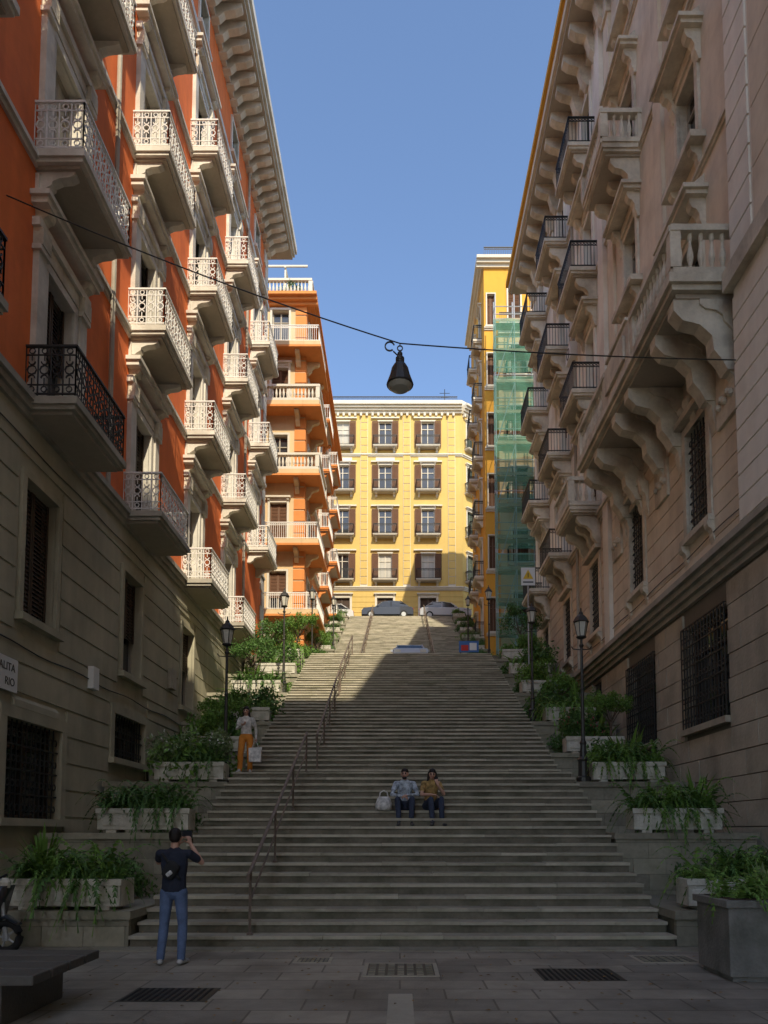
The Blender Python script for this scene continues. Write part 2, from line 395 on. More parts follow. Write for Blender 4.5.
for i in range(28):
    z=9.9+i*.78; F.box('pale_stone',37-(.9 if i%2 else .6),37,z,z+.72,-.01,.06)
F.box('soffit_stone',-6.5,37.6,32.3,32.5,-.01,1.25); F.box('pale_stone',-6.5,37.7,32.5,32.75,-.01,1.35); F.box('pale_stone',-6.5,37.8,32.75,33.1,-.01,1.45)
u=-6.2
while u<37: F.prism('pale_stone',[(.0,32.3),(1.15,32.3),(1.15,32.14),(.9,32.02),(.5,31.95),(.3,31.75),(.0,31.7)],u-.14,u+.14); u+=.62
B.box('roof_tile',-20,-5.7,-6.5,37.6,33.1,33.3)
shell(B,'red_plaster',-20,-7,-6.5,37,0,33.1,skip=('x1',))
for u in(16.9,31.8):
    B.tube('grey_stone',[F.p(u,z,.12) for z in(9.8,32)],.06,8)
for v,s_ in((8.95,.02),(5.1,.03)):
    B.tube('metal_dark',[F.p(u,v+s_*math.sin(u*2.1),.055) for u in np.arange(-6,36,.5)],.014,4)
F.box('white_paint',16.3,16.62,4.9,5.4,.03,.16); F.box('grey_stone',21.9,22.3,6.0,6.6,.03,.18)
B.done()

# ------------------------------------------------------------ RIGHT stone building
B=Bld('stone_apartment_building'); F=Fac(B,(7,0,0),(0,1,0),(-1,0,0))
FR=[12.95,17.15,21.65,26.35]
cols=[-5.2,-.8,3.6,8.0,16.8,21.2,25.9,30.2,34.6]
for c in cols:
    near=c<23.8
    key='carved_stone' if near else 'cream_stucco'
    for k,fl in enumerate(FR):
        longb=(k==0 and c in(16.8,21.2))
        bal=(c>23.8) or (k==2 and c==21.2)or (k>0 and c<10)
        flo=fl if (bal or longb) else fl+.75
        F.window(c-.55,c+.55,flo,fl+2.75 if k<3 else fl+2.6,shut=R.choice(['half',None,'closed']),sur=.18,hood=False,sill=not bal,
                 key=key,flank=R.choice(['dark_wood','green_shutter','brown_shutter']),glass='orange_blind' if (near and k==2 and c==16.8) else R.choice(['window_glass','window_glass','curtain']))
        top=(fl+2.75 if k<3 else fl+2.6)+.18
        if k<3:
            for s in(-1,1): F.bracket('carved_stone',c+s*.72,.22,top+.32,.75,.38)
            F.box('carved_stone',c-.6,c+.6,top,top+.3,-.01,.13)
            F.box('carved_stone',c-.95,c+.95,top+.32,top+.42,-.01,.5); F.box('carved_stone',c-1.02,c+1.02,top+.42,top+.52,-.01,.58)
            if near:
                F.prism('carved_stone',[(-.01,top+.52),(.42,top+.52),(.36,top+.62),(-.01,top+.95)],c-.8,c+.8)
        if not bal and not longb:
            F.box('carved_stone',c-.95,c+.95,fl+.45,fl+.61,-.01,.36)
            for s in(-1,1): F.bracket('carved_stone',c+s*.62,.18,fl+.45,.5,.28)
        if bal:
            st=(k==2 and c==21.2) or (k==0 and c>23.8 and c<27) or (near and k==2)
            dp=1.15 if st else 1.0
            balcony(F,c-1.1,c+1.1,fl-.28,dp,slab='carved_stone',railk='dark_iron',style=1,bh=1.0,stone=st,h=1.0)
            F.bracket('carved_stone',c,.22,fl-.28,.9,dp*.6)
    F.box('cream_stucco' if not near else 'beige_stucco',c+1.55,c+2.1,13.4,29.6,-.01,.1)
    F.box('carved_stone',c+1.5,c+2.15,28.9,29.7,-.01,.18)
    if c<36:
        F.window(c-.6,c+.6,8.75,11.3,sur=.2,hood=False,bars=True,key='carved_stone' if near else 'pink_stucco',sill=True)
        F.box('carved_stone',c-.9,c+.9,11.55,11.7,-.01,.25)
        if near:
            F.bracket('carved_stone',c,.3,11.9,.6,.3)
            for s in(-1,1):
                F.bracket('carved_stone',c+s*.98,.22,11.55,1.0,.26)
                B.lathe('carved_stone',F.p(c+s*.5,11.72,.12),[(.03,0),(.13,.05),(.16,.16),(.1,.26),(.03,.3)],8)
        for s in(-1,1): F.bracket('carved_stone',c+s*.75,.2,8.6,.5,.2)
    if c<23: F.window(c-1.35,c+1.05,4.15,6.6,sur=.0,hood=False,bars=True,key='ashlar_stone',frame='dark_wood',bw=.1)
    elif c<27: F.window(c-.7,c+.5,6.0,6.95,sur=.0,hood=False,bars=True,key='ashlar_stone',frame='dark_wood')
F.wall(-6.5,24.0,[(0,7.2,'mortar'),(7.2,30.2,'beige_stucco')])
F.wall(24.0,37,[(0,7.2,'mortar'),(7.2,12.6,'pink_stucco'),(12.6,30.2,'cream_stucco')])
F.courses('ashlar_stone',-6.5,37,1.3,7.1,.52,gap=.022,w=.06,bl=1.15)
F.box('grey_stone',-6.5,37,0,1.28,-.01,.16)
F.cornice('grey_stone',-6.5,37,7.1,.58,.42,4)
F.courses('pink_stucco',24.0,37,7.75,12.4,.46,gap=.035,w=.03,pad=.22)
F.courses('beige_stucco',14.1,24.0,7.75,12.4,.46,gap=.03,w=.03,pad=.22)
for fl in FR[1:]: F.cornice('carved_stone',14.12,37,fl-.2,.16,.1,2)
F.cornice('carved_stone',22.7,37,12.45,.3,.22)
F.box('cream_stucco',23.7,24.3,7.7,29.7,-.01,.16)
u0,u1,dep,vb=14.35,22.3,1.5,12.7
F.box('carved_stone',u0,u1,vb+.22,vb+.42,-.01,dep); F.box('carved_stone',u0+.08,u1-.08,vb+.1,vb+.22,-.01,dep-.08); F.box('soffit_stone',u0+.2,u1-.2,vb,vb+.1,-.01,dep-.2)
a=F.p(u0+.14,vb+.42,0);b=F.p(u0+.14,vb+.42,dep-.16);b2=F.p(17.0,vb+.42,dep-.16);c2=F.p(19.4,vb+.42,dep-.16);c=F.p(u1-.14,vb+.42,dep-.16);d=F.p(u1-.14,vb+.42,0)
for p,q in((a,b),(d,c),(b,b2),(c2,c)): balustrade(B,'carved_stone',p,q,1.05)
F.box('carved_stone',17.12,19.28,vb+.42,vb+1.42,dep-.3,dep-.04)
F.box('carved_stone',17.4,19.0,vb+.6,vb+1.2,dep-.03,dep+.03)
for x in(14.75,15.85,17.8,18.9,20.7,21.9):
    F.bracket('carved_stone',x,.34,vb,1.5,dep*.9); F.bracket('carved_stone',x,.44,vb-.02,.65,dep*.55)
    F.bracket('carved_stone',x,.24,vb-1.35,.5,.3)
for x in(15.1,19.0,23.0): 
    F.box('carved_stone',x-.45,x+.45,10.4,11.4,-.01,.1)
    for k_ in range(5): B.lathe('carved_stone',F.p(x-.3+k_*.15,10.75+.1*(k_%2),.1),[(.02,0),(.08,.04),(.09,.12),(.03,.18)],7)
# projecting bay
F.box('cream_stucco',9.4,14.05,7.68,29.9,-.01,.34)
F.courses('cream_stucco',9.4,14.05,7.75,12.4,.46,gap=.04,w=.37)
F.courses('cream_stucco',13.2,14.06,13.0,29.2,.6,gap=.05,w=.38)
F.courses('beige_stucco',9.42,13.1,13.0,29.2,1.2,gap=.03,w=.36)
F.box('carved_stone',9.3,14.15,12.5,12.9,-.01,.52); F.box('carved_stone',9.3,14.15,21.2,21.5,-.01,.5)
B.tube('grey_stone',[F.p(14.32,z,.1) for z in(7.8,29)],.055,8)
F.box('carved_stone',-6.5,37,29.7,30.2,-.01,.2)
F.box('soffit_stone',-6.5,37.4,30.2,30.35,-.01,1.1); F.box('beige_stucco',-6.5,37.5,30.35,30.7,-.01,1.22); F.box('ochre_plaster',-6.5,37.6,30.7,30.95,-.01,1.35)
u=-6.2
while u<37: 
    F.prism('carved_stone',[(0,30.2),(1.0,30.2),(1.0,29.95),(.8,29.8),(.45,29.7),(.3,29.2),(.15,29.0),(0,29.0)],u-.17,u+.17); u+=1.09
B.box('roof_tile',5.75,20,-6.5,37.3,30.95,31.1)
shell(B,'beige_stucco',7,20,-6.5,37,0,30.9,skip=('x0',))
B.tube('grey_stone',[F.p(27.9,z,.15) for z in(7.8,29)],.06,8)
for (u,v) in((27.9,20.2),(23.3,15.4)):
    F.box('white_paint',u-.4,u+.4,v,v+.55,.05,.38); ring(B,'dark_iron',V(F.p(u,v+.27,.39)),F.u,.2,.012,12)
B.tube('metal_dark',[F.p(u,8.3+.03*math.sin(u*1.7),.06) for u in np.arange(14.3,36,.6)],.014,4)
B.done()

# ------------------------------------------------------------ orange building (left far)
OX=-5.6
B=Bld('orange_apartment_building'); Ff=Fac(B,(-16,42,0),(1,0,0),(0,-1,0)); Fs=Fac(B,(OX,42,0),(0,1,0),(1,0,0))
OF=[10.2,14.3,18.4,22.5,26.6,30.2]
W=OX+16
for k,fl in enumerate(OF):
    for c in(1.3,4.1,6.7,8.9):
        Ff.window(c-.5,c+.5,fl+.02,fl+2.5,shut=R.choice(['closed',None,'half']),key='white_trim',sur=.12,hood=(k%2==0),sill=False,flank='brown_shutter')
    for c in(1.8,5.0,8.2,11.4,14.6,17.4):
        Fs.window(c-.5,c+.5,fl+.02,fl+2.5,shut=R.choice(['closed',None,'half']),key='white_trim',sur=.12,hood=False,sill=False,flank='brown_shutter')
    if k==0: continue
    dd=.95
    Ff.box('peach_plaster',7.6,W,fl-.3,fl-.02,-.01,dd); Fs.box('peach_plaster',-dd,3.4,fl-.3,fl-.02,-.01,dd)
    Ff.box('orange_plaster',7.5,W,fl-.42,fl-.3,-.01,dd+.06); Fs.box('orange_plaster',-dd-.06,3.5,fl-.42,fl-.3,-.01,dd+.07)
    fn=(lambda p,q: balustrade(B,'white_trim',p,q,.95,6)) if k in(3,4) else (lambda p,q: rail(B,'white_iron',p,q,1.0,1))
    z=fl-.02; xr=OX+dd-.1; yr=42-dd+.1
    fn((-8.3,42,z),(-8.3,yr,z)); fn((-8.3,yr,z),(xr,yr,z)); fn((xr,yr,z),(xr,45.3,z)); fn((xr,45.3,z),(OX,45.3,z))
    for a in(7.2,13.6): balcony(Fs,a,a+3.4,fl-.3,.75,slab='orange_plaster',railk='white_iron',style=1,bh=.5)
    for a in(.3,3.0): balcony(Ff,a,a+2.2,fl-.3,.9,slab='peach_plaster',railk='white_iron',style=1,bh=.5)
    for a in (8.0,10.0): Ff.bracket('peach_plaster',a,.25,fl-.42,.7,.8)
    for a in (.6,2.8): Fs.bracket('peach_plaster',a,.25,fl-.42,.7,.8)
Ff.wall(0,W,[(0,9.8,'ashlar_stone'),(9.8,33.2,'peach_plaster')]); Fs.wall(0,19,[(0,9.8,'ashlar_stone'),(9.8,33.2,'orange_plaster')])
for k,fl in enumerate(OF[1:]):
    Ff.cornice('orange_plaster',0,7.5,fl-.25,.2,.16,2); Fs.cornice('white_trim',3.5,19,fl-.25,.2,.16,2)
for z in np.arange(10,32.8,.7):
    Ff.box('orange_plaster',W-.6,W+.05,z,z+.6,-.01,.05); Fs.box('orange_plaster',0,.6,z,z+.6,-.01,.052)
for x in(2.7,5.4): Ff.box('orange_plaster',x-.25,x+.25,9.8,32.9,-.01,.08)
Ff.cornice('orange_plaster',0,W+.7,32.9,.5,.7); Fs.cornice('orange_plaster',0,19,32.9,.5,.69)
B.box('white_trim',-16,OX,42,61,33.2,33.38)
balustrade(B,'white_trim',(-15.8,41.7,33.4),(OX+.3,41.7,33.4),1.0,6); balustrade(B,'white_trim',(OX+.3,41.9,33.4),(OX+.3,60.8,33.4),1.0,6)
B.box('peach_plaster',-15,-8.6,45.5,58,33.38,36.2); B.box('white_trim',-15.2,-8.4,45.3,58.2,36.2,36.4)
for x in np.arange(-15,-5.8,1.6):
    B.box('white_trim',x,x+.1,42.6,42.7,33.38,35.8); B.box('white_trim',x,x+.1,42.5,45.3,35.8,35.9)
B.box('white_trim',-15.1,-5.6,42.55,42.65,35.9,36.0)
shell(B,'orange_plaster',-16,OX,42,61,0,33.2,skip=('x1','y0'))
B.done()

# ------------------------------------------------------------ yellow palazzo
B=Bld('yellow_palazzo'); F=Fac(B,(-16,68,0),(1,0,0),(0,-1,0)); Wy=21.9
Fc=Fac(B,(5.9,68,0),(1.7,1.5,0),(1.5,-1.7,0)); Lc=math.hypot(1.7,1.5); Fr=Fac(B,(7.6,69.5,0),(0,1,0),(1,0,0))
YF=[25.25,29.55,33.85,38.15]
for c in(2.3,6.45,10.55,14.6,18.65):
    for k,fl in enumerate(YF):
        F.window(c-.62,c+.62,fl,fl+2.6,shut='open',key='white_trim',sur=.12,hood=(k in(1,2)),sill=False,flank='brown_shutter',frame='white_trim',glass=R.choice(['window_glass','window_glass','curtain']))
        F.box('white_trim',c-1.35,c+1.35,fl+2.85,fl+2.98,-.01,.2)
        if k==2: F.prism('white_trim',[(-.01,fl+2.98),(.2,fl+2.98),(.15,fl+3.1),(-.01,fl+3.4)],c-.9,c+.9)
        balcony(F,c-1.15,c+1.15,fl-.22,.75,th=.2,slab='white_trim',railk='dark_iron',style=1,bh=.35,h=.95)
    F.window(c-.75,c+.75,19.2,23.6,shut='closed',key='white_trim',sur=.2,hood=True,sill=False,flank='dark_wood')
for fl in YF:
    Fc.window(Lc/2-.5,Lc/2+.5,fl,fl+2.6,shut='closed',key='white_trim',sur=.12,hood=True,sill=False)
    balcony(Fc,.3,Lc-.3,fl-.22,.6,th=.2,slab='white_trim',railk='dark_iron',style=1,br=False,h=.95)
    for c in(2.5,6.5,10.5): Fr.window(c-.6,c+.6,fl,fl+2.6,shut='open',key='white_trim',sur=.12,hood=True,sill=False)
for f,l in((F,Wy),(Fc,Lc),(Fr,14)):
    f.wall(0,l,[(0,24.2,'yellow_plaster'),(24.2,42,'yellow_plaster')])
    f.courses('yellow_plaster',0,l,19.2,24.0,.5,w=.04,pad=.2)
    f.cornice('white_trim',0,l,24.3,.35,.25); f.cornice('white_trim',0,l,37.3,.25,.18,2)
    f.cornice('white_trim',0,l,41.5,.8,.75,4); f.box('white_trim',0,l,42.3,42.9,-.3,-.0)
    for i in range(int(l/.55)): f.box('white_trim',.1+i*.55,.3+i*.55,41.2,41.5,-.01,.3)
for x in(.3,4.4,8.5,12.6,16.65,20.9):
    F.box('white_trim',x-.35,x+.35,24.66,41.2,-.01,.06)
    for z in np.arange(24.9,41,.75): F.box('yellow_plaster',x-.31,x+.31,z,z+.68,.03,.10)
B.add('roof_tile',[(-16,68,42.2),(5.9,68,42.2),(7.6,69.5,42.2),(7.6,83,42.2),(-16,83,42.2)],[(0,1,2,3,4)])
B.add('yellow_plaster',[(-16,68,0),(-16,83,0),(-16,83,42),(-16,68,42)],[(0,1,2,3)]); B.add('yellow_plaster',[(-16,83,0),(7.6,83,0),(7.6,83,42),(-16,83,42)],[(0,1,2,3)])
B.tube('dark_iron',[(4.4,70,42.2),(4.4,70,45.2)],.04); B.tube('dark_iron',[(3.9,70,44.8),(4.9,70,44.8)],.025); B.tube('dark_iron',[(4.0,70,44.4),(4.8,70,44.4)],.025)
rail(B,'dark_iron',(-15,68.4,42.9),(5.5,68.4,42.9),.6,1)
B.done()

# ------------------------------------------------------------ scaffolded building + its taller ochre wing
WX=5.55
B=Bld('scaffolded_building'); Ff=Fac(B,(6.4,46,0),(1,0,0),(0,-1,0)); Fs=Fac(B,(WX,46.6,0),(0,1,0),(-1,0,0)); Fw=Fac(B,(WX,46.6,0),(1,0,0),(0,-1,0))
for fl in(14.5,18.6,22.7,26.8,30.9):
    for c in(1.3,4.6,7.6,10.6):
        Ff.window(c-.5,c+.5,fl,fl+2.4,shut='closed',key='white_trim',sur=.12,hood=False,flank='brown_shutter')
        balcony(Ff,c-.9,c+.9,fl-.25,.7,slab='white_trim',railk='dark_iron',style=1,br=False)
for fl in(14.5,18.6,22.7,26.8,30.9,35.0):
    for c in(2.2,5.4): 
        Fs.window(c-.5,c+.5,fl,fl+2.4,shut=R.choice(['closed','half']),key='white_trim',sur=.12,hood=True,sill=False)
        balcony(Fs,c-.9,c+.9,fl-.25,.6,slab='white_trim',railk='dark_iron',style=1,bh=.4)
    Fw.window(.2,.7,fl,fl+2.2,shut='closed',key='white_trim',sur=.08,hood=False,flank='brown_shutter')
    Fw.cornice('white_trim',0,.84,fl-.3,.2,.14,2)
Fw.window(1.6,2.4,35.4,37.6,shut='closed',key='white_trim',sur=.1,hood=False,flank='brown_shutter')
Ff.wall(0,12,[(0,34.6,'peach_plaster')]); Fs.wall(0,8.4,[(0,39.6,'ochre_plaster')]); Fw.wall(0,4.5,[(0,39.6,'ochre_plaster')])
Ff.cornice('white_trim',.0,12,34.0,.6,.5)
Fw.cornice('white_trim',-.5,4.5,39.0,.6,.5); Fs.cornice('white_trim',0,8.4,39.0,.6,.51)
shell(B,'ochre_plaster',WX,WX+4.5,46.6,55,34.6,39.6,skip=('x0','y0'))
B.add('ochre_plaster',[(WX,55,0),(6.4,55,0),(6.4,55,34.6),(WX,55,34.6)],[(0,1,2,3)])
shell(B,'ochre_plaster',6.4,18.4,46,58.5,0,34.6,skip=('y0',))
rail(B,'dark_iron',(WX+.05,46.7,39.6),(10,46.7,39.6),1.0,1); rail(B,'dark_iron',(6.5,46.1,34.6),(18,46.1,34.6),1.0,1)
B.done()
B=Bld('scaffolding')
X0=6.0
for z in np.arange(9.8,35,2.0):
    B.box('plank',X0,17,44.6,45.2,z-.07,z); B.box('plank',X0,17,44.44,44.48,z,z+.2)
    for zz in(.5,1.0): B.tube('scaffold_metal',[(X0,44.5,z+zz),(17,44.5,z+zz)],.03)
    B.tube('scaffold_metal',[(X0-.03,44.5,z+1),(X0-.03,45.2,z+1)],.025)
for i,x in enumerate(np.arange(X0,17.3,1.2)):
    for y in(44.5,45.2): B.tube('scaffold_metal',[(x,y,9.7),(x,y,35.6)],.04)
for k,z in enumerate(np.arange(9.8,32,4.0)):
    B.tube('scaffold_metal',[(X0,44.45,z),(X0+1.2,44.45,z+4)],.03); B.tube('scaffold_metal',[(X0+3.6,44.45,z),(X0+2.4,44.45,z+4)],.03)
vs=[];fs=[];nx=46;nz=90
for j in range(nz+1):
    for i in range(nx+1):
        x=X0-.15+11*i/nx; z=11.5+22.6*j/nz
        y=44.3+.10*math.sin(x*3.4+z*.4)*math.sin(z*math.pi/2)+.05*math.sin(z*2.1+x*5)
        vs.append((x,y,z))
for j in range(nz):
    if j%15 in(14,): continue
    for i in range(nx): 
        if i%11==10 and (j//15)%2: continue
        a=j*(nx+1)+i; fs.append((a,a+1,a+nx+2,a+nx+1))
B.add('green_net',vs,fs)
B.done()

# ------------------------------------------------------------ unseen tall building behind the camera, added and sized to shade square and stairs
B=Bld('square_apartment_building'); F=Fac(B,(0,-25,0),(1,0,0),(0,1,0)); HB=51
for fl in np.arange(1,46,4.3):
    for c in np.arange(2,21,4.2): F.window(c-.6,c+.6,fl,fl+2.6,shut=None,key='white_trim',sur=.15,hood=False)
F.wall(0,22,[(0,HB,'peach_plaster')]); F.cornice('white_trim',0,22,HB-.6,.6,.7)
shell(B,'peach_plaster',0,22,-40,-25,0,HB,skip=('y1',)); B.done()

# ------------------------------------------------------------ ground, stairs, terraces
B=Bld('ground',single=True)
B.add('paving',[(-300,-300,0),(300,-300,0),(300,400,0),(-300,400,0)],[(0,1,2,3)]); B.done()
RS=.165;TR=.36; XL,XR=-4.0,4.08
steps=[]; y=11.1
for k in range(115):
    w=TR+(.9 if k==18 else 0)+(5.2 if k==58 else 0)
    steps.append((y,(k+1)*RS,w)); y+=w
YT=steps[-1][0]
def zst(y):
    z=0
    for a,b,w in steps:
        if a<=y: z=b
    return z
B=Bld('stone_stairway')
for k,(y0,z,w) in enumerate(steps):
    if k==114: w=.36
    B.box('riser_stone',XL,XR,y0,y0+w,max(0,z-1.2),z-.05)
    nr=max(1,round(w/.7)) if w>.5 else 1
    for j in range(nr):
        ya=y0-.03 if j==0 else y0+w*j/nr+.003; yb=y0+w*(j+1)/nr-.003
        x=XL-.02
        while x<XR+.02:
            l=R.uniform(.8,1.8); x1=min(x+l,XR+.02)
            if XR+.02-x1<.4: x1=XR+.02
            dz=R.uniform(-.007,.004); dy=R.uniform(-.010,.010) if j==0 else 0
            B.box('step_stone',x+.003,x1-.003,ya+dy,yb,z-.05,z+dz); x=x1+1e-6
            if x>=XR+.019: break
pts=[(y0+.4,max(0,z-1.1)) for y0,z,w in steps[8:]]
poly=[(pts[0][0],0)]+pts+[(pts[-1][0],0)]
vs=[(XL+.02,a,b) for a,b in poly]+[(XR-.02,a,b) for a,b in poly]; m_=len(poly)
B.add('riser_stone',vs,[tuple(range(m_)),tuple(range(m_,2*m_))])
B.done()

B=Bld('stone_terrace_wall')
terr=[]
def stoneblock(B,x0,x1,y0,y1,z0,z1):
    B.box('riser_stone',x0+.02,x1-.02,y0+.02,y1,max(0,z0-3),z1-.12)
    B.box('terrace_stone',x0-.03,x1+.03,y0-.04,y1-.045,z1-.12,z1)
    z=max(z0,0); row=0
    while z<z1-.16:
        h=min(.3,z1-.12-z); x=x0-(.3 if row%2 else 0)
        while x<x1:
            a=max(x,x0);b=min(x+.62,x1)
            if b-a>.05: B.box('terrace_stone',a+.004,b-.004,y0+R.uniform(0,.012),y0+.1,z+.004,z+h-.004)
            x+=.62
        z+=h;row+=1
yy=11.12;i=0
while yy<32.5:
    top=zst(yy)+max(.06,.36-.16*i); y1=min(yy+3.0,33.2)
    base=max(0,zst(yy-.5)-2)
    stoneblock(B,-5.95 if i==0 else -6.86,-4.03,yy,y1,base,top)
    stoneblock(B,4.11,6.8,yy,y1,base,top)
    terr.append((yy,top)); yy+=3.0;i+=1
for sx in(-1,1):
    xa,xb=(-6.86,-4.03) if sx<0 else (4.11,6.8)
    B.box('riser_stone',xa,xb,33.2,38.4,0,9.72)
    B.box('asphalt',min(sx*6.87,sx*60),max(sx*6.87,sx*60),37.05,41.95,9.0,9.72)
    yy=38.45
    while yy<58:
        top=zst(yy)+.3; x1=(-5.22 if yy<41.5 else -5.62) if sx<0 else (5.88 if yy<44 else 5.5)
        stoneblock(B,min(sx*4.11,x1)if sx<0 else 4.11,(-4.03 if sx<0 else x1),yy,min(yy+3,58.2),top-2.5,top)
        terr.append((yy,top)); yy+=3
B.done()
B=Bld('upper_street',single=True)
zt=steps[-1][1]
B.box('asphalt',-60,60,YT+.38,67.9,zt-19,zt-.12); B.box('terrace_stone',-60,60,YT+.37,YT+1.0,zt-.12,zt+.0); B.box('terrace_stone',-60,60,65.9,67.9,zt-.12,zt+.02)
B.done()
def handrail(x,ya,yb):
    B=Bld('handrail')
    f=lambda y:(zst(ya)+(zst(yb)-zst(ya))*(y-ya)/(yb-ya))
    n=max(2,round((yb-ya)/1.9))
    for h,r in((.95,.032),(.5,.018)):
        B.tube('rail_metal',[(x,ya,zst(ya)+h*.98)]+[(x,ya+(yb-ya)*i/n,f(ya+(yb-ya)*i/n)+h) for i in range(n+1)],r,8)
    for i in range(n+1):
        y=ya+(yb-ya)*i/n; 
        B.tube('rail_metal',[(x,y,zst(y)-.02),(x,y,f(y)+.95)],.022,8); B.lathe('rail_metal',(x,y,zst(y)),[(.05,0),(.05,.02),(.03,.04)],8)
    B.tube('rail_metal',[(x,ya,zst(ya)+.95),(x,ya-.16,zst(ya)+.9),(x,ya-.17,zst(ya)+.8)],.028,8)
    B.done()
handrail(-2.25,11.2,17.7); handrail(-2.15,19.1,25.8); handrail(-2.15,26.4,32.8); handrail(1.9,38.6,57.9); handrail(-2.15,38.6,57.9)

# ------------------------------------------------------------ plants
def plant_obj(name,parts):
    B=Bld(name,single=True)
    for k,(v,f) in parts.items(): B.add(k,v,f)
    o=B.done(); COL.objects.unlink(o); return o
def fern(seed,n=120,L_=.62,hw=.75,hd=.16,key='leaf',drop=1.0):
    r=random.Random(seed); v=[];f=[]
    for _ in range(n):
        bx=r.uniform(-hw,hw);by=r.uniform(-hd,hd);a=r.uniform(0,6.283)
        d=V((math.cos(a),math.sin(a)*1.0,0)); s=V((-d.y,d.x,0)); l=L_*r.uniform(.5,1.25); up=r.uniform(.35,1.25)
        pv=V((bx,by,0)); n_=11
        for i in range(1,n_+1):
            t=i/n_
            p=V((bx,by,0))+d*l*t+V((0,0,l*(up*t*1.5-1.35*drop*t*t)))
            w=.075*(1-t)**.7+.012
            for q in(-1,1):
                tip=p+s*q*w+V((0,0,-.02))+d*.02; m0=len(v)
                v+= [tuple(pv),tuple(p),tuple(tip)]; f.append((m0,m0+1,m0+2))
            pv=p
    return {key:(v,f)}
def leafquad(r,v,f,p,s,nrm=None):
    a=V((r.gauss(0,1),r.gauss(0,1),r.gauss(0,1))).normalized(); b=a.cross(V((r.gauss(0,1),r.gauss(0,1),r.gauss(0,1)))).normalized()
    m0=len(v); v+=[tuple(p-a*s),tuple(p+b*s*.45),tuple(p+a*s),tuple(p-b*s*.45)]; f.append((m0,m0+1,m0+2,m0+3))
def bush(seed,blobs=9,rad=.28,ext=(.8,.3,.45),leaf=.05,n=210,key='leaf',flower=None):
    r=random.Random(seed);v=[];f=[];fv=[];ff=[]
    for _ in range(blobs):
        c=V((r.uniform(-1,1)*ext[0],r.uniform(-1,1)*ext[1],r.uniform(.1,1)*ext[2])); R_=rad*r.uniform(.6,1.25)
        for i in range(n):
            q=V((r.gauss(0,1),r.gauss(0,1),r.gauss(0,1))).normalized()*R_*(r.random()**.35)*r.uniform(.85,1.2)
            leafquad(r,v,f,c+q,leaf*r.uniform(.6,1.3))
            if flower and r.random()<.10 and q.z>-.05: leafquad(r,fv,ff,c+q*1.12,leaf*.75)
    d={key:(v,f)}
    if flower: d[flower]=(fv,ff)
    return d
def spiky(seed,n=34,L_=.75,key='leaf_grey'):
    r=random.Random(seed);v=[];f=[]
    for _ in range(n):
        a=r.uniform(0,6.283);el=r.uniform(.2,1.4);d=V((math.cos(a)*math.cos(el),math.sin(a)*math.cos(el),math.sin(el))); s=V((-math.sin(a),math.cos(a),0)); l=L_*r.uniform(.6,1.1)
        for i in range(6):
            t=i/5; p=d*l*t+V((0,0,-.35*l*t*t*(1.2-el*.5))); w=.035*(1-t)**.6*(.6+t)+.003
            m0=len(v); v+=[tuple(p-s*w),tuple(p+s*w)]
            if i: f.append((m0-2,m0-1,m0+1,m0))
    return {key:(v,f)}
def smalltree(seed,h=2.8,key='leaf'):
    r=random.Random(seed); B=Bld('small_tree',single=True)
    top=V((r.uniform(-.15,.15),r.uniform(-.1,.1),h*.55))
    B.tube('bark',[(0,0,0),(.03,0,h*.2),tuple(top*.75+V((.04,.02,0))),tuple(top)],[.075,.06,.05,.04],7)
    v=[];f=[]
    for i in range(8):
        a=i*.785+r.uniform(-.3,.3); l=h*r.uniform(.22,.38); e=top+V((math.cos(a)*l*.75,math.sin(a)*l*.75,l*r.uniform(.35,1.1))); st=top*r.uniform(.7,1)
        B.tube('bark',[tuple(st),tuple(st.lerp(e,.5)+V((0,0,.06))),tuple(e)],[.03,.02,.008],5)
        for j in range(3):
            c=e+V((r.gauss(0,.15),r.gauss(0,.15),r.gauss(0,.12))); R_=h*r.uniform(.07,.14)
            for _ in range(120):
                q=V((r.gauss(0,1),r.gauss(0,1),r.gauss(0,.8))).normalized()*R_*(r.random()**.4)
                leafquad(r,v,f,c+q,.055*r.uniform(.6,1.3))
    B.add(key,v,f); o=B.done(); COL.objects.unlink(o); return o
ferns=[plant_obj('fern_plant',fern(i,key='leaf' if i%2 else 'leaf_dark')) for i in range(3)]
bushes=[plant_obj('flowering_shrub',bush(11,flower='flower_white',key='leaf_grey')),plant_obj('leafy_shrub',bush(12)),plant_obj('leafy_shrub',bush(13,key='leaf_dark',blobs=11,ext=(.8,.35,.7))),
        plant_obj('flowering_shrub',bush(14,flower='flower_pink',key='leaf_dark')),plant_obj('trailing_plant',fern(21,n=130,L_=.8,drop=1.5,key='leaf'))]
spk=[plant_obj('agave_plant',spiky(1)),plant_obj('yucca_plant',spiky(2,70,1.2,'leaf'))]
trees=[smalltree(1),smalltree(2,3.2,'leaf_dark'),smalltree(3,2.5,'leaf')]
B=Bld('concrete_planter',single=True)
hw,hd,h=.86,.27,.40
B.box('concrete',-hw,hw,-hd,-hd+.06,0,h); B.box('concrete',-hw,hw,hd-.06,hd,0,h); B.box('concrete',-hw,-hw+.06,-hd+.06,hd-.06,0,h); B.box('concrete',hw-.06,hw,-hd+.06,hd-.06,0,h)
B.box('concrete',-hw-.03,hw+.03,-hd-.03,-hd-.001,h-.09,h+.012); B.box('concrete',-hw+.1,hw-.1,-hd-.018,-hd-.001,.07,h-.15)
B.box('soil',-hw+.06,hw-.06,-hd+.06,hd-.06,.02,h-.04)
for x in(-.6,.6): B.box('concrete',x-.1,x+.1,-hd+.02,hd-.02,-.06,0)
trough=B.done(bevel=.014); COL.objects.unlink(trough)
seq=0
def nm(P): return P.name.split('.')[0]
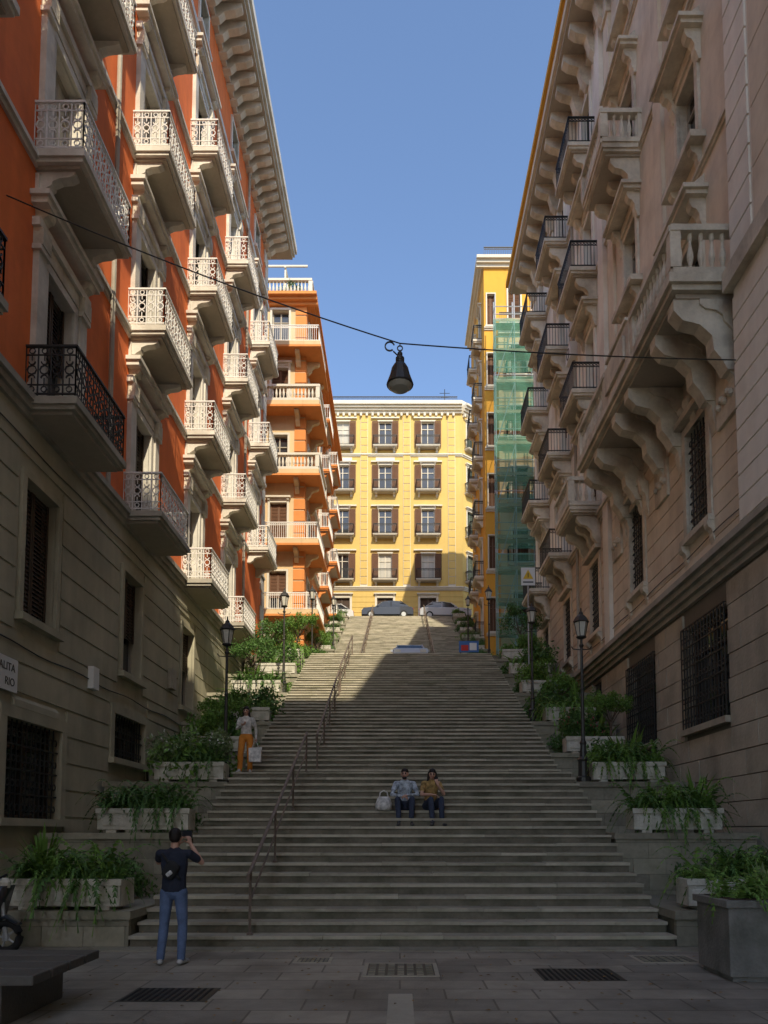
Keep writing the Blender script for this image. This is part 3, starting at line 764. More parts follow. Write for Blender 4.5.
for (yb,tz) in terr:
    for sx in(-1,1):
        far=yb>36
        x=(-5.05 if sx<0 else 5.3) if not far else (-4.75 if sx<0 else 4.65)
        sc=1.0 if not far else .55
        y=yb+.38
        x+=R.uniform(-.12,.12)
        inst(trough,'concrete_planter',(x,y,tz+.06),R.uniform(-.05,.05),(sc*R.uniform(.9,1.02),sc,sc))
        if yb<15: P=ferns[seq%3]
        elif yb<18: P=bushes[0] if sx<0 else ferns[1]
        else: P=R.choice(bushes+ferns)
        zz=tz+.06+.38*sc
        k_=R.uniform(1.05,1.35)
        inst(P,nm(P),(x,y,zz),R.uniform(-.1,.1)+(math.pi if R.random()<.5 else 0),(sc*R.uniform(.95,1.08),sc*1.1,sc*k_))
        if yb<18: 
            P=ferns[(seq+1)%3]; inst(P,nm(P),(x+.1,y,zz),math.pi,(.8,.9,1.45))
        seq+=1
        if yb<36:
            if yb>15:
                P=R.choice(bushes[1:3]+[bushes[4]]); inst(P,nm(P),(x+sx*.15,y+1.2,tz+.05),R.uniform(0,6),R.uniform(1.3,1.8))
                P=R.choice(spk); inst(P,nm(P),(x-sx*.45,y+.7,tz),R.uniform(0,6),R.uniform(.9,1.3))
                P=R.choice(bushes[1:3]); inst(P,nm(P),(x+sx*.8,y+2.0,tz),R.uniform(0,6),R.uniform(1.2,1.8))
                if yb>19:
                    P=R.choice(bushes[1:4]); inst(P,nm(P),(x-sx*.4,y+1.7,tz),R.uniform(0,6),R.uniform(.9,1.2))
            elif yb>10:
                P=R.choice(spk); inst(P,nm(P),(x+sx*.5,y+.1,zz),R.uniform(0,6),.85)
                P=bushes[2]; inst(P,nm(P),(x+sx*.3,y+1.6,tz),R.uniform(0,6),.9)
        elif yb<56: 
            P=R.choice(bushes[1:4]); inst(P,nm(P),(x,y+1.5,tz),R.uniform(0,6),.95)
            P=R.choice(bushes[1:3]); inst(P,nm(P),(x,y+.6,tz+.1),R.uniform(0,6),.75)
        if 17<yb<33:
            inst(spk[1],'yucca_plant',(x+sx*.5,y+1.5,tz+.1),R.uniform(0,6),1.5)
def terrz(y):
    z=0
    for a,b in terr:
        if a<=y: z=b
    return z
for i,(x,y) in enumerate(((-5.3,22.2),(-5.9,31.2),(-4.9,34.6),(5.5,25.4),(5.6,34.5),(-4.8,43.0),(-5.9,37.0),(-5.4,27.6),(5.9,20.6))):
    z=9.72 if 33.2<y<38.4 else terrz(y)
    inst(trees[i%3],'small_tree',(x,y,z),i*1.3,[.8,.95,.9,.8,.85,.8,1.0,.85,.7][i])
for i in range(5): inst(bushes[2],'leafy_shrub',(-15+i*2.1,42.4,33.6),R.uniform(0,6),1.1)
B=Bld('square_planter',single=True)
B.box('grey_concrete',3.78,4.70,8.54,9.36,0.0,.06); B.box('grey_concrete',3.74,4.74,8.5,9.4,0.06,.84); B.box('grey_concrete',3.70,4.78,8.46,9.44,.84,.92); B.box('soil',3.8,4.68,8.56,9.34,.92,.93)
B.done(bevel=.012)
inst(ferns[1],'fern_plant',(4.24,8.95,.92),.2,(.5,1.2,.8)); inst(spk[0],'agave_plant',(4.4,9.0,.9),1,.75)
r=random.Random(5); v=[];f=[]
for _ in range(420):
    k=r.random()
    if k<.5: 
        x=r.uniform(-4,4);y=r.uniform(5.5,11); z=.012
    else:
        i=r.randrange(0,40); x=(r.choice((-1,1))*(4-abs(r.gauss(0,.6)))); x=max(-3.95,min(4.0,x)); y=steps[i][0]+r.uniform(.2,.34); z=steps[i][1]+.012
    a=r.uniform(0,6.28); s_=r.uniform(.018,.04); m0=len(v)
    v+=[(x-math.cos(a)*s_,y-math.sin(a)*s_,z),(x+math.sin(a)*s_*.5,y-math.cos(a)*s_*.5,z+.008),(x+math.cos(a)*s_,y+math.sin(a)*s_,z+.004),(x-math.sin(a)*s_*.5,y+math.cos(a)*s_*.5,z+.01)]; f.append((m0,m0+1,m0+2,m0+3))
B=Bld('fallen_leaves',single=True); B.add('dry_leaf',v,f); B.done()

# ------------------------------------------------------------ street lamps
B=Bld('street_lamp',single=True)
B.lathe('metal_dark',(0,0,0),[(.17,0),(.17,.12),(.13,.16),(.12,.5),(.15,.55),(.09,.62),(.07,.9),(.085,.95),(.05,1.02),(.038,2.2),(.055,2.25),(.036,2.3),(.032,3.25),(.06,3.3),(.03,3.36),(.03,3.45)],12)
B.lathe('metal_dark',(0,0,3.45),[(.03,0),(.12,.04),(.13,.07),(.10,.08)],6)
B.lathe('lamp_glass',(0,0,3.53),[(.095,0),(.16,.34)],6)
B.lathe('metal_dark',(0,0,3.86),[(.17,0),(.20,.02),(.13,.14),(.06,.2),(.05,.25),(.02,.28),(.015,.36)],6)
for k in range(6):
    a=k*math.pi/3; B.tube('metal_dark',[(.097*math.cos(a),.097*math.sin(a),3.53),(.163*math.cos(a),.163*math.sin(a),3.87)],.01,4)
for s in(-1,1): B.tube('metal_dark',[(0,0,3.2),(s*.2,0,3.22),(s*.24,0,3.28)],.014,5)
lamp=B.done(); COL.objects.unlink(lamp)
for (x,y) in((-4.32,18.2),(4.36,17.5),(-4.35,27.3),(4.4,24.3),(-4.35,36),(4.4,36),(-4.3,47),(4.4,47)):
    z=9.72 if 33.2<y<38.4 else terrz(y)
    inst(lamp,'street_lamp',(x,y,z))

# ------------------------------------------------------------ hanging lamp + cables
B=Bld('hanging_street_lamp',single=True)
lx,ly,lz=0,13.8,10.35
B.lathe('metal_dark',(lx,ly,lz),[(.255,0),(.265,.02),(.25,.06),(.20,.2),(.165,.34),(.12,.42),(.085,.46),(.085,.56),(.05,.6),(.05,.66),(.02,.7)],20)
B.lathe('lamp_glass',(lx,ly,lz-.09),[(.08,0),(.17,.02),(.235,.08),(.24,.10)],16)
ring(B,'metal_dark',V((lx,ly,lz+.76)),V((1,0,0)),.05,.01,12)
ring(B,'metal_dark',V((lx-.2,ly,lz+.80)),V((1,0,0)),.09,.012,12,.3,5.4)
B.tube('metal_dark',[(lx-.13,ly,lz+.70),(lx-.05,ly,lz+.62),(lx,ly,lz+.6)],.014)
B.tube('metal_dark',[(lx,ly,lz+.8),(lx,ly,lz+.86)],.012)
B.done()
B=Bld('suspension_cable',single=True)
a=V((-7,12.4,13.0));b=V((lx,ly,lz+.86));c=V((7,14.0,11.0))
def sag(p,q,s,n=14): return [p.lerp(q,i/n)+V((0,0,-s*4*(i/n)*(1-i/n))) for i in range(n+1)]
B.tube('metal_dark',sag(a,b,.12)+sag(b,c,.06)[1:],.013,5)
B.done()

# ------------------------------------------------------------ cars
def car(name,paint,loc,rz):
    B=Bld(name,single=True)
    prof=[(-2.1,.32),(-2.12,.62),(-1.95,.86),(-1.35,.93),(1.35,.98),(1.9,.95),(2.08,.8),(2.1,.32)]
    hw=.85
    def loft(key,rows):
        vs=[];fs=[];m=len(rows[0])
        for r in rows: vs+=r
        for i in range(len(rows)-1):
            for j in range(m): fs.append((i*m+j,i*m+(j+1)%m,(i+1)*m+(j+1)%m,(i+1)*m+j))
        fs+=[tuple(range(m)),tuple((len(rows)-1)*m+j for j in range(m))]
        B.add(key,vs,fs)
    rows=[]
    for y,s in((-.85,.94),(-.8,1),(.8,1),(.85,.94)):
        rows.append([(x*(1 if abs(y)<.82 else .985),y,.32+(z-.32)*s) for x,z in prof])
    loft(paint,rows)
    cab=[(-1.0,.93),(-.45,1.38),(.2,1.46),(1.0,1.43),(1.75,.97)]
    rows=[[(x,s*(.76 if z<1.2 else .60),z) for x,z in cab] for s in(-1,1)]
    loft('window_glass',rows)
    roof=[(-.42,1.37),(.2,1.465),(.98,1.435),(.98,1.47),(.2,1.5),(-.42,1.41)]
    loft(paint,[[(x,s*.6,z) for x,z in roof] for s in(-1,1)])
    for s in(-1,1):
        for (xa,za),(xb,zb) in (((-1.0,.93),(-.45,1.39)),((.28,.95),(.28,1.45)),((1.0,1.44),(1.75,.97))):
            B.tube(paint,[(xa,s*.775,za),(xb,s*.61,zb)],.04,5)
        for x in(-1.35,1.3):
            vs=[];fs=[];k=18
            for yy_ in(s*.66,s*.87):
                for i in range(k): an=2*math.pi*i/k; vs.append((x+.31*math.cos(an),yy_,.31+.31*math.sin(an)))
            for i in range(k): fs.append((i,(i+1)%k,k+(i+1)%k,k+i))
            fs+=[tuple(range(k)),tuple(range(k,2*k))]; B.add('rubber',vs,fs)
            vs=[(x+.19*math.cos(2*math.pi*i/12),s*.885,.31+.19*math.sin(2*math.pi*i/12)) for i in range(12)]; B.add('scaffold_metal',vs,[tuple(range(12))])
        B.box('lamp_glass',-2.12,-2.0,s*.62-.15,s*.62+.15,.62,.76); B.box('red_paint',2.0,2.1,s*.66-.1,s*.66+.1,.72,.86)
        B.box(paint,-.85,-.72,s*.9-.07,s*.9+.07,.95,1.06)
    B.box('rubber',-2.13,-2.05,-.5,.5,.4,.55); B.box('white_paint',-2.145,-2.131,-.25,.25,.42,.52)
    o=B.done(bevel=.02); o.location=loc; o.rotation_euler=(0,0,rz); return o
car('parked_car','car_black',(-1.0,59.6,zt),0); car('parked_car','car_silver',(3.7,59.8,zt),math.pi); car('parked_car','car_white',(-5.9,60.4,zt),0); car('parked_car','car_white',(8.6,60.2,zt),0)
car('parked_car','car_silver',(.5,37.3,9.74),math.pi/2)
B=Bld('poster_board',single=True)
B.box('metal_dark',2.9,2.96,35.2,35.26,9.74,10.9); B.box('metal_dark',3.7,3.76,35.2,35.26,9.74,10.9); B.box('blue_paint',2.85,3.8,35.15,35.19,10.35,10.9); B.box('red_paint',2.95,3.3,35.135,35.15,10.42,10.7); B.box('white_paint',3.36,3.7,35.135,35.15,10.45,10.8); B.done()
B=Bld('construction_sign',single=True)
cx,cy,cz=4.95,28.0,11.55
B.tube('scaffold_metal',[(cx,cy,8),(cx,cy,cz+.3)],.03); B.box('white_paint',cx-.27,cx+.27,cy-.05,cy-.035,cz-.35,cz+.35)
B.add('sign_yellow',[(cx-.2,cy-.055,cz-.1),(cx+.2,cy-.055,cz-.1),(cx,cy-.055,cz+.27)],[(0,1,2)]); B.box('dark_iron',cx-.015,cx+.015,cy-.06,cy-.056,cz-.04,cz+.14)
B.box('dark_iron',cx-.2,cx+.2,cy-.055,cy-.051,cz-.25,cz-.2)
B.done()
B=Bld('street_name_sign'); Fp=Fac(B,(-7,0,0),(0,1,0),(1,0,0)); Fp.box('white_paint',12.0,13.25,4.2,4.8,.04,.065); e=B.done()
for i,(t,z) in enumerate((('SALITA',4.56),('RIO',4.3))):
    cu=bpy.data.curves.new('lettering','FONT'); cu.body=t; cu.size=.2; cu.align_x='RIGHT'; cu.extrude=.002
    o=bpy.data.objects.new('lettering',cu); COL.objects.link(o); o.parent=e; o.location=(-6.93,13.15,z); o.rotation_euler=(math.pi/2,0,math.pi/2); cu.materials.append(M['dark_iron'])

# ------------------------------------------------------------ foreground floor items
def cover(name,x0,x1,y0,y1,key='metal_dark',grid=True):
    B=Bld(name,single=True); B.box(key,x0,x1,y0,y1,-.02,.005)
    if grid:
        n=int((x1-x0)/.07)
        for i in range(n): 
            a=x0+.03+i*(x1-x0-.06)/n; B.box('rubber',a,a+.03,y0+.04,y1-.04,.005,.009)
    else:
        for (a,b,c,d) in((x0-.05,x1+.05,y0-.05,y0-.002),(x0-.05,x1+.05,y1+.002,y1+.05),(x0-.05,x0-.002,y0,y1),(x1+.002,x1+.05,y0,y1)): B.box('marker_stone',a,b,c,d,-.02,.006)
        for i in range(7): 
            for j in range(5): B.box('terrace_stone',x0+(x1-x0)*(i+.15)/7,x0+(x1-x0)*(i+.85)/7,y0+(y1-y0)*(j+.15)/5,y0+(y1-y0)*(j+.85)/5,.005,.008)
    B.done()
cover('drain_grate',-2.85,-1.95,7.55,8.2); cover('manhole_cover',-.4,.42,8.9,9.7,grid=False); cover('manhole_cover',1.65,2.6,8.6,9.35); cover('manhole_cover',-1.35,-.95,9.8,10.15,grid=False); cover('manhole_cover',3.2,3.9,9.8,10.3,grid=False)
B=Bld('paving_marker',single=True); B.box('marker_stone',-.12,.13,6.2,7.9,-.02,.006); B.box('metal_dark',-.5,-.122,6.55,6.6,-.02,.005); B.box('metal_dark',.132,.5,6.55,6.6,-.02,.005); B.done()
B=Bld('kerb',single=True); 
x=-4.6
while x<4.5: B.box('terrace_stone',x,x+1.14,10.7,11.06,-.02,.012); x+=1.15
B.done()
B=Bld('stone_bench',single=True)
for j in range(4): B.box('bench_stone',-5.6,-3.15,6.45+j*.36,6.45+j*.36+.33,.38,.47)
for x in(-5.2,-3.75): B.box('bench_stone',x,x+.28,6.55,7.75,0,.38)
B.done(bevel=.012)
B=Bld('motor_scooter',single=True,loc=(-5.95,10.45,0))
def wheel(x,r=.24):
    pts=[(x+(r-.05)*math.cos(a),0,r+(r-.05)*math.sin(a)) for a in np.linspace(0,2*math.pi,19)]
    B.tube('rubber',pts,.055,8,cap=False); B.lathe('scaffold_metal',(x,0,r),[(.05,-.05),(.05,.05)],8)
    for k in range(5):
        a=k*1.257; B.tube('scaffold_metal',[(x,0,r),(x+(r-.06)*math.cos(a),0,r+(r-.06)*math.sin(a))],.015,5)
wheel(.6);wheel(-.6)
def loftx(key,rows):
    vs=[];fs=[];m=10
    for x,z,w,h in rows:
        for k in range(m): a=2*math.pi*k/m; vs.append((x,w*math.cos(a),z+h*math.sin(a)))
    for i in range(len(rows)-1):
        for k in range(m): fs.append((i*m+k,i*m+(k+1)%m,(i+1)*m+(k+1)%m,(i+1)*m+k))
    fs+=[tuple(range(m)),tuple((len(rows)-1)*m+k for k in range(m))]; B.add(key,vs,fs)
loftx('car_black',[(.95,.72,.03,.03),(.8,.68,.12,.1),(.5,.6,.16,.16),(.15,.5,.16,.16),(-.05,.3,.15,.06),(-.35,.28,.15,.05)])
loftx('rubber',[(.85,.84,.05,.02),(.6,.84,.13,.05),(.1,.8,.12,.05),(-.02,.76,.04,.02)])
B.add('car_black',[(-.35,-.2,.25),(-.35,.2,.25),(-.55,-.17,.95),(-.55,.17,.95),(-.42,-.2,.25),(-.42,.2,.25),(-.62,-.17,.95),(-.62,.17,.95)],[(0,1,3,2),(4,6,7,5),(0,2,6,4),(1,5,7,3),(2,3,7,6),(0,4,5,1)])
B.tube('scaffold_metal',[(-.6,0,.24),(-.5,0,.9),(-.47,0,1.05)],.03); B.tube('rubber',[(-.4,-.33,1.08),(-.48,0,1.05),(-.4,.33,1.08)],.02)
loftx('car_black',[(-.78,.42,.08,.02),(-.6,.52,.09,.03),(-.42,.45,.08,.02)]); B.lathe('lamp_glass',(-.56,0,.92),[(.07,0),(.08,.08),(.04,.14)],10)
o=B.done(smooth=('car_black','rubber')); o.rotation_euler=(0,0,math.pi); o.location=(-6.1,10.45,0)

# ------------------------------------------------------------ people
class Human:
    def __init__(s): s.pr=[]
    def seg(s,p0,p1,a0,a1,tag,b0=None,b1=None,rv=(1,0,0)):
        p0=V(p0);p1=V(p1)
        if (p1-p0).length<1e-4: p1=p0+V((0,0,1e-3))
        s.pr.append((p0,p1,a0,b0 or a0,a1,b1 or a1,V(rv),tag))
    def frame(s,p):
        ax=(p[1]-p[0]).normalized(); r=p[6]-ax*p[6].dot(ax)
        if r.length<.1: r=V((0,1,0))-ax*ax.y
        r.normalize(); return ax,r,ax.cross(r)
    def build(s,name,loc,rz,vox=.0075,extra=None):
        vs=[];fs=[]
        for p in s.pr:
            p0,p1,a0,b0,a1,b1,_,tag=p; ax,r,f=s.frame(p); n=14; rings=[]
            for k in(-85,-55,-25,0): rings.append((p0+ax*min(a0,b0)*math.sin(math.radians(k)),a0*math.cos(math.radians(k)),b0*math.cos(math.radians(k))))
            for k in(0,25,55,85): rings.append((p1+ax*min(a1,b1)*math.sin(math.radians(k)),a1*math.cos(math.radians(k)),b1*math.cos(math.radians(k))))
            m0=len(vs)
            for c,a,b in rings:
                for k in range(n):
                    t=2*math.pi*k/n; vs.append(tuple(c+r*a*math.cos(t)+f*b*math.sin(t)))
            for i in range(len(rings)-1):
                for k in range(n): fs.append((m0+i*n+k,m0+i*n+(k+1)%n,m0+(i+1)*n+(k+1)%n,m0+(i+1)*n+k))
            fs.append(tuple(m0+k for k in range(n))[::-1]); fs.append(tuple(m0+(len(rings)-1)*n+k for k in range(n)))
        me=bpy.data.meshes.new('tmp'); me.from_pydata(vs,[],fs)
        o=bpy.data.objects.new('tmp',me); COL.objects.link(o)
        md=o.modifiers.new('r','REMESH'); md.mode='VOXEL'; md.voxel_size=vox
        sm=o.modifiers.new('s','SMOOTH'); sm.factor=.5; sm.iterations=2
        dg=bpy.context.evaluated_depsgraph_get(); m2=bpy.data.meshes.new_from_object(o.evaluated_get(dg))
        bpy.data.objects.remove(o)
        n=len(m2.polygons); c=np.zeros(n*3); m2.polygons.foreach_get('center',c); c=c.reshape(-1,3)
        tags=sorted({p[7] for p in s.pr}); best=np.full(n,1e9); idx=np.zeros(n,int)
        for p in s.pr:
            p0,p1,a0,b0,a1,b1,_,tag=p; ax,r,f=s.frame(p); Ln=(p1-p0).length
            q=c-np.array(p0); t=np.clip(q@np.array(ax)/Ln,0,1); e=q-np.outer(t*Ln,np.array(ax))
            a=a0+(a1-a0)*t; b=b0+(b1-b0)*t; m_=np.minimum(a,b)
            d=(np.sqrt((e@np.array(r)/a)**2+(e@np.array(f)/b)**2+(e@np.array(ax)/m_)**2)-1)*m_
            w=d<best; best[w]=d[w]; idx[w]=tags.index(tag)
        for t in tags: m2.materials.append(M[t])
        m2.polygons.foreach_set('material_index',idx.astype(np.int32)); m2.polygons.foreach_set('use_smooth',[True]*n)
        m2.name=name
        ob=bpy.data.objects.new(name,m2); COL.objects.link(ob); ob.location=loc; ob.rotation_euler=(0,0,rz)
        return ob
    def head(s,c,fwd=(0,1,0),up=(0,0,1),hair='short',beard=False,scale=1.0,female=False):
        c=V(c);f=V(fwd).normalized();u=V(up);u=(u-f*u.dot(f)).normalized();r=f.cross(u); k=scale
        P=lambda x,y,z:c+(r*x+f*y+u*z)*k
        s.seg(P(0,-.012,.02),P(0,-.005,.03),.077*k,.075*k,'skin_tone',.09*k,.088*k,rv=r)
        s.seg(P(0,.03,-.03),P(0,.042,-.07),.058*k,.036*k,'skin_tone',.052*k,.034*k,rv=r)
        s.seg(P(0,.084,.015),P(0,.102,-.018),.008*k,.014*k,'skin_tone')
        for q in(-1,1):
            s.seg(P(q*.078,-.005,.015),P(q*.078,-.003,-.02),.013*k,.009*k,'skin_tone')
            s.seg(P(q*.03,.083,.012),P(q*.031,.083,.012),.011*k,.011*k,'eye_dark')
            s.seg(P(q*.018,.088,.035),P(q*.044,.08,.037),.006*k,.005*k,'hair_black')
        s.seg(P(-.018,.086,-.045),P(.018,.086,-.045),.007*k,.007*k,'lip')
        hk='hair_black'
        s.seg(P(0,-.022,.045),P(0,-.012,.055),.083*k,.08*k,hk,.092*k,.088*k,rv=r)
        s.seg(P(0,-.05,-.0),P(0,-.045,.03),.072*k,.078*k,hk,.06*k,.065*k,rv=r)
        if beard: s.seg(P(-.02,.055,-.075),P(.02,.055,-.075),.03*k,.03*k,hk)
        if hair=='long':
            s.seg(P(0,-.05,.0),P(0,-.075,-.2),.08*k,.085*k,hk,.055*k,.04*k,rv=r)
            for q in(-1,1): s.seg(P(q*.072,-.01,.03),P(q*.088,.0,-.2),.03*k,.03*k,hk)
    def hand(s,wr,d,pn,side,curl=.5,k=1.0):
        wr=V(wr);d=V(d).normalized();pn=V(pn);pn=(pn-d*pn.dot(d)).normalized();x=d.cross(pn)*side
        s.seg(wr,wr+d*.075*k,.026*k,.038*k,'skin_tone',.018*k,.014*k,rv=x)
        for i,(o,l) in enumerate(((.028,.07),(.01,.078),(-.009,.073),(-.027,.058))):
            a=wr+d*.082*k+x*o*k; e=(d*math.cos(curl*.8)+pn*math.sin(curl*.8)); b=a+e*l*.5*k; e2=(d*math.cos(curl*2)+pn*math.sin(curl*2)); c=b+e2*l*.5*k
            s.seg(a,b,.0095*k,.009*k,'skin_tone'); s.seg(b,c,.009*k,.0075*k,'skin_tone')
        a=wr+d*.02*k+x*.022*k; b=a+(d*.5+x*.7+pn*.3).normalized()*.04*k; c=b+(d*.8+x*.15+pn*.5).normalized()*.032*k
        s.seg(a,b,.013*k,.011*k,'skin_tone'); s.seg(b,c,.011*k,.009*k,'skin_tone')
    def arm(s,sh,el,wr,top,k=1.0,sleeve=.6,long=False):
        sh=V(sh);el=V(el);wr=V(wr)
        s.seg(sh,el,.046*k,.036*k,top if long else 'skin_tone'); s.seg(el,wr,.038*k,.025*k,top if long else 'skin_tone')
        s.seg(sh,sh.lerp(el,sleeve),.058*k,.054*k,top)
    def leg(s,hip,kn,an,toe,tr,shoe,k=1.0,loose=1.0):
        hip=V(hip);kn=V(kn);an=V(an);toe=V(toe)
        s.seg(hip,kn,.090*k,.062*k*loose,tr); s.seg(kn,an,.062*k*loose,.052*k*loose,tr)
        s.seg(kn.lerp(an,.15),kn.lerp(an,.45),.064*k*loose,.062*k*loose,tr)
        heel=an+(an-toe).normalized()*.05; heel.z=toe.z+.012
        s.seg(heel,toe,.038,.036,shoe,.034,.026,rv=(1,0,0)); s.seg(an-V((0,0,.02)),an+(toe-an)*.35,.04,.036,shoe)
    def torso(s,pts,tag):
        for (p,a,b),(q,c,d) in zip(pts[:-1],pts[1:]): s.seg(p,q,a,c,tag,b,d)
H=Human()
H.torso([((0,0,.93),.155,.108),((0,.0,1.0),.15,.10)],'denim')
H.torso([((0,0,.97),.162,.115),((0,.005,1.12),.155,.11),((0,0,1.28),.178,.118),((0,-.005,1.40),.168,.095),((0,0,1.45),.09,.07)],'navy_cloth')
H.seg((-.17,0,1.42),(.17,0,1.42),.055,.055,'navy_cloth')
H.seg((0,-.01,1.44),(0,.01,1.55),.056,.052,'skin_tone')
H.head((0,.035,1.625),(0,1,.12),(0,-.12,1))
H.leg((-.088,0,.92),(-.125,.03,.50),(-.15,-.02,.09),(-.19,.15,.03),'denim','shoe_grey')
H.leg((.088,0,.92),(.115,.03,.50),(.12,-.03,.09),(.15,.14,.03),'denim','shoe_grey')
H.arm((.19,0,1.42),(.31,.16,1.30),(.13,.27,1.54),'navy_cloth'); H.arm((-.19,0,1.42),(-.27,.2,1.30),(-.04,.29,1.53),'navy_cloth')
H.hand((.13,.27,1.54),(-.35,.1,1),(-.6,.5,0),1,.7); H.hand((-.04,.29,1.53),(.3,.1,1),(.6,.5,0),-1,.7)
H.seg((-.05,-.13,1.14),(.03,-.13,1.28),.085,.095,'strap',.04,.045); H.seg((-.13,-.1,1.42),(.1,-.11,1.1),.018,.018,'strap'); H.seg((-.04,-.17,1.15),(.01,-.175,1.19),.022,.022,'bag_cloth',.008,.008)
ph=H.build('photographer_man',(-2.93,9.66,0),0,.0075)
B=Bld('camera_phone',single=True); B.box('metal_dark',-2.97,-2.80,9.985,9.995,1.62,1.72); B.box('window_glass',-2.965,-2.805,9.98,9.9845,1.625,1.715); B.done(); 
ob=bpy.data.objects['camera_phone']; ob.parent=ph; ob.matrix_parent_inverse=Matrix.Translation(V((2.93,-9.66,0)))
def seated(name,loc,rz,top,tr,shoe,female=False,beard=False,hair='short'):
    H=Human(); k=.95 if female else 1.0
    H.torso([((0,-.02,.44),.165*k,.125),((0,.0,.52),.15*k,.12)],tr)
    H.torso([((0,0,.52),.145*k,.115),((0,.03,.64),.14*k,.108),((0,.07,.80),.165*k,.11),((0,.095,.90),.15*k,.09),((0,.11,.95),.08*k,.065)],top)
    H.seg((-.155*k,.09,.91),(.155*k,.09,.91),.05,.05,top)
    H.seg((0,.11,.93),(0,.135,1.02),.05*k,.047*k,'skin_tone')
    if female: H.head((.0,.17,1.085),(.25,1,-.22),(0,.2,1),hair='long',scale=.96)
    else: H.head((0,.165,1.09),(.15,1,-.05),(0,.05,1),beard=beard)
    s2=.02 if female else .0
    H.leg((-.09,0,.43),(-.15+s2,.41,.56),(-.13,.47,.09),(-.16,.63,.03),tr,shoe)
    H.leg((.09,0,.43),(.15-s2*3,.41,.55),(.12-s2*2,.50,.09),(.14,.66,.03),tr,shoe)
    if female:
        H.arm((-.165,.09,.9),(-.22,.27,.68),(-.07,.36,.86),top); H.hand((-.07,.36,.86),(.3,-.1,1),(0,-1,.2),-1,.6)
        H.seg((-.065,.33,.98),(-.045,.33,1.02),.035,.035,'strap',.008,.008)
        H.arm((.165,.09,.9),(.24,.22,.66),(.06,.42,.65),top); H.hand((.06,.42,.65),(-.9,.3,-.1),(0,0,-1),1,.5)
    else:
        H.arm((-.18,.09,.9),(-.27,.28,.66),(-.05,.48,.64),top,long=True); H.arm((.18,.09,.9),(.27,.28,.66),(.05,.47,.62),top,long=True)
        H.hand((-.05,.48,.64),(.9,.1,-.25),(0,-.6,-1),-1,.7); H.hand((.05,.47,.62),(-.9,.15,-.3),(0,-.6,-1),1,.7)
    return H.build(name,loc,rz,.009)
sy,sz,_=steps[12]
fy,fz,_=steps[10]
seated('seated_man',(.1,sy+.18,fz),math.pi,'print_shirt','dark_denim','shoe_dark',beard=True)
seated('seated_woman',(.64,sy+.17,fz),math.pi+.2,'ochre_top','dark_denim','shoe_dark',female=True)
B=Bld('shoulder_bag',single=True,loc=(-.34,sy+.02,sz))
B.lathe('bag_cloth',(0,0,0),[(.12,0),(.17,.03),(.175,.14),(.13,.26),(.09,.29),(.05,.27)],14); B.tube('bag_cloth',[(-.1,0,.24),(-.07,0,.38),(.0,0,.42),(.07,0,.38),(.1,0,.24)],.015,6)
B.done(smooth=('bag_cloth',))
H=Human()
H.torso([((0,0,.90),.165,.115),((0,.0,.99),.14,.10)],'rust_cloth')
H.torso([((0,0,.99),.145,.105),((0,.0,1.08),.128,.095),((0,0,1.24),.155,.115),((0,0,1.34),.14,.09),((0,0,1.39),.075,.06)],'grey_top')
H.seg((-.15,0,1.355),(.15,0,1.355),.045,.045,'grey_top'); H.seg((0,0,1.38),(0,.01,1.48),.045,.043,'skin_tone')
H.head((0,.02,1.545),(.15,1,-.1),(0,.1,1),hair='long',scale=.94)
H.leg((-.088,0,.88),(-.10,.04,.48),(-.10,-.02,.09),(-.12,.14,.03),'rust_cloth','shoe_grey',loose=1.15)
H.leg((.088,0,.88),(.12,.08,.48),(.14,.05,.09),(.18,.21,.03),'rust_cloth','shoe_grey',loose=1.15)
H.arm((-.165,0,1.34),(-.24,-.03,1.08),(-.25,.06,.85),'grey_top',.88,long=True); H.hand((-.25,.06,.85),(0,.2,-1),(1,0,0),-1,.9,.95)
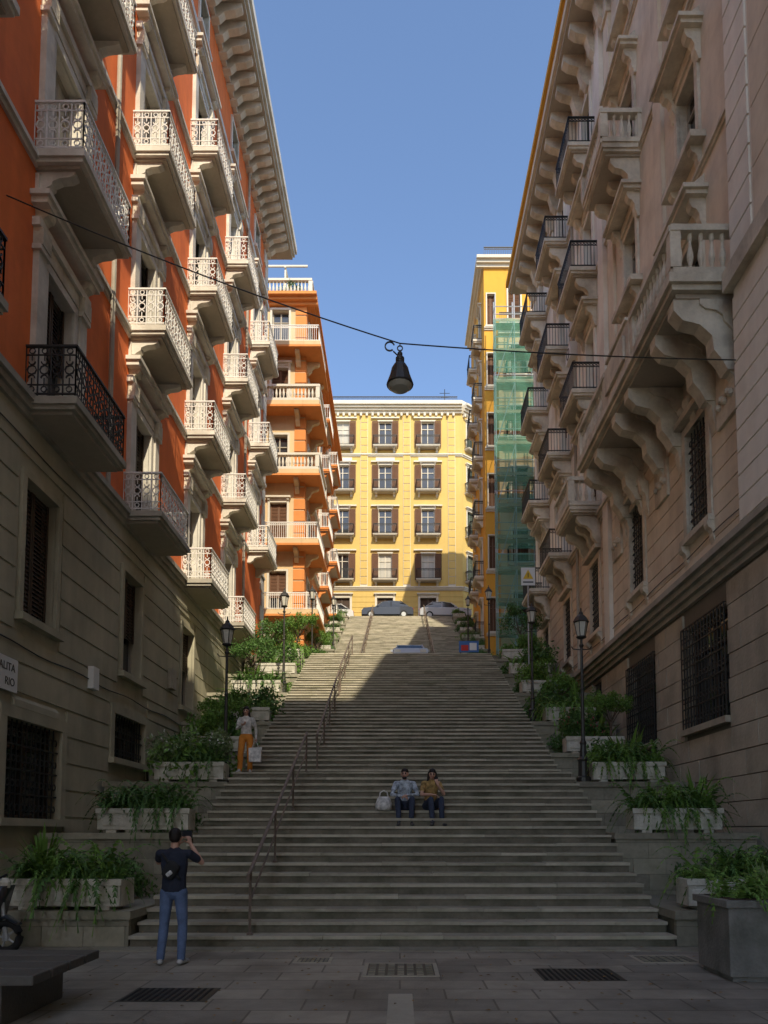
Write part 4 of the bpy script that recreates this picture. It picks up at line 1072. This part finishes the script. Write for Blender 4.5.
H.arm((.165,0,1.34),(.22,.06,1.10),(.08,.24,1.16),'grey_top',.88,long=True); H.hand((.08,.24,1.16),(-.7,.5,.3),(0,-.3,1),1,.6,.95)
H.build('standing_woman',(-3.80,18.15,steps[18][1]),math.pi+.1,.0085)
B=Bld('shopping_bag',single=True,loc=(-3.55,18.05,steps[18][1]+.28))
B.add('bag_cloth',[(-.14,-.07,0),(.14,-.07,0),(.14,.07,0),(-.14,.07,0),(-.16,-.04,.34),(.16,-.04,.36),(.16,.04,.36),(-.16,.04,.34)],[(0,1,2,3),(0,1,5,4),(1,2,6,5),(2,3,7,6),(3,0,4,7)])
B.tube('bag_cloth',[(-.08,0,.35),(-.03,0,.49),(.03,0,.49),(.08,0,.35)],.01,5)
B.done(bevel=.02)

# ------------------------------------------------------------ light, world, camera
e=math.radians(41);a=math.radians(15)
s=V((math.sin(a)*math.cos(e),-math.cos(a)*math.cos(e),math.sin(e)))
ld=bpy.data.lights.new('sun','SUN'); ld.energy=5.0; ld.angle=math.radians(.5); ld.color=(1,.89,.69)
lo=bpy.data.objects.new('sun',ld); COL.objects.link(lo); lo.rotation_euler=s.to_track_quat('Z','Y').to_euler()
w=bpy.data.worlds.new('World'); scene.world=w; w.use_nodes=True
nt=w.node_tree; bg=nt.nodes['Background']; sk=nt.nodes.new('ShaderNodeTexSky'); sk.sky_type='NISHITA'; sk.sun_disc=False
sk.sun_elevation=e; sk.sun_rotation=math.radians(165); sk.air_density=.95; sk.dust_density=1.0; sk.ozone_density=3.0
nt.links.new(sk.outputs[0],bg.inputs[0]); bg.inputs[1].default_value=.27
cd=bpy.data.cameras.new('camera'); cam=bpy.data.objects.new('camera',cd); COL.objects.link(cam); scene.camera=cam
cam.location=(0,0,1.7); cam.rotation_euler=(math.radians(94),0,0)
cd.sensor_fit='VERTICAL'; cd.sensor_height=36; cd.sensor_width=27; cd.lens=26.0; cd.shift_y=.262; cd.shift_x=-.0156; cd.clip_end=1500; cd.clip_start=.05
scene.view_settings.view_transform='Standard'; scene.view_settings.look='None'; scene.view_settings.exposure=0
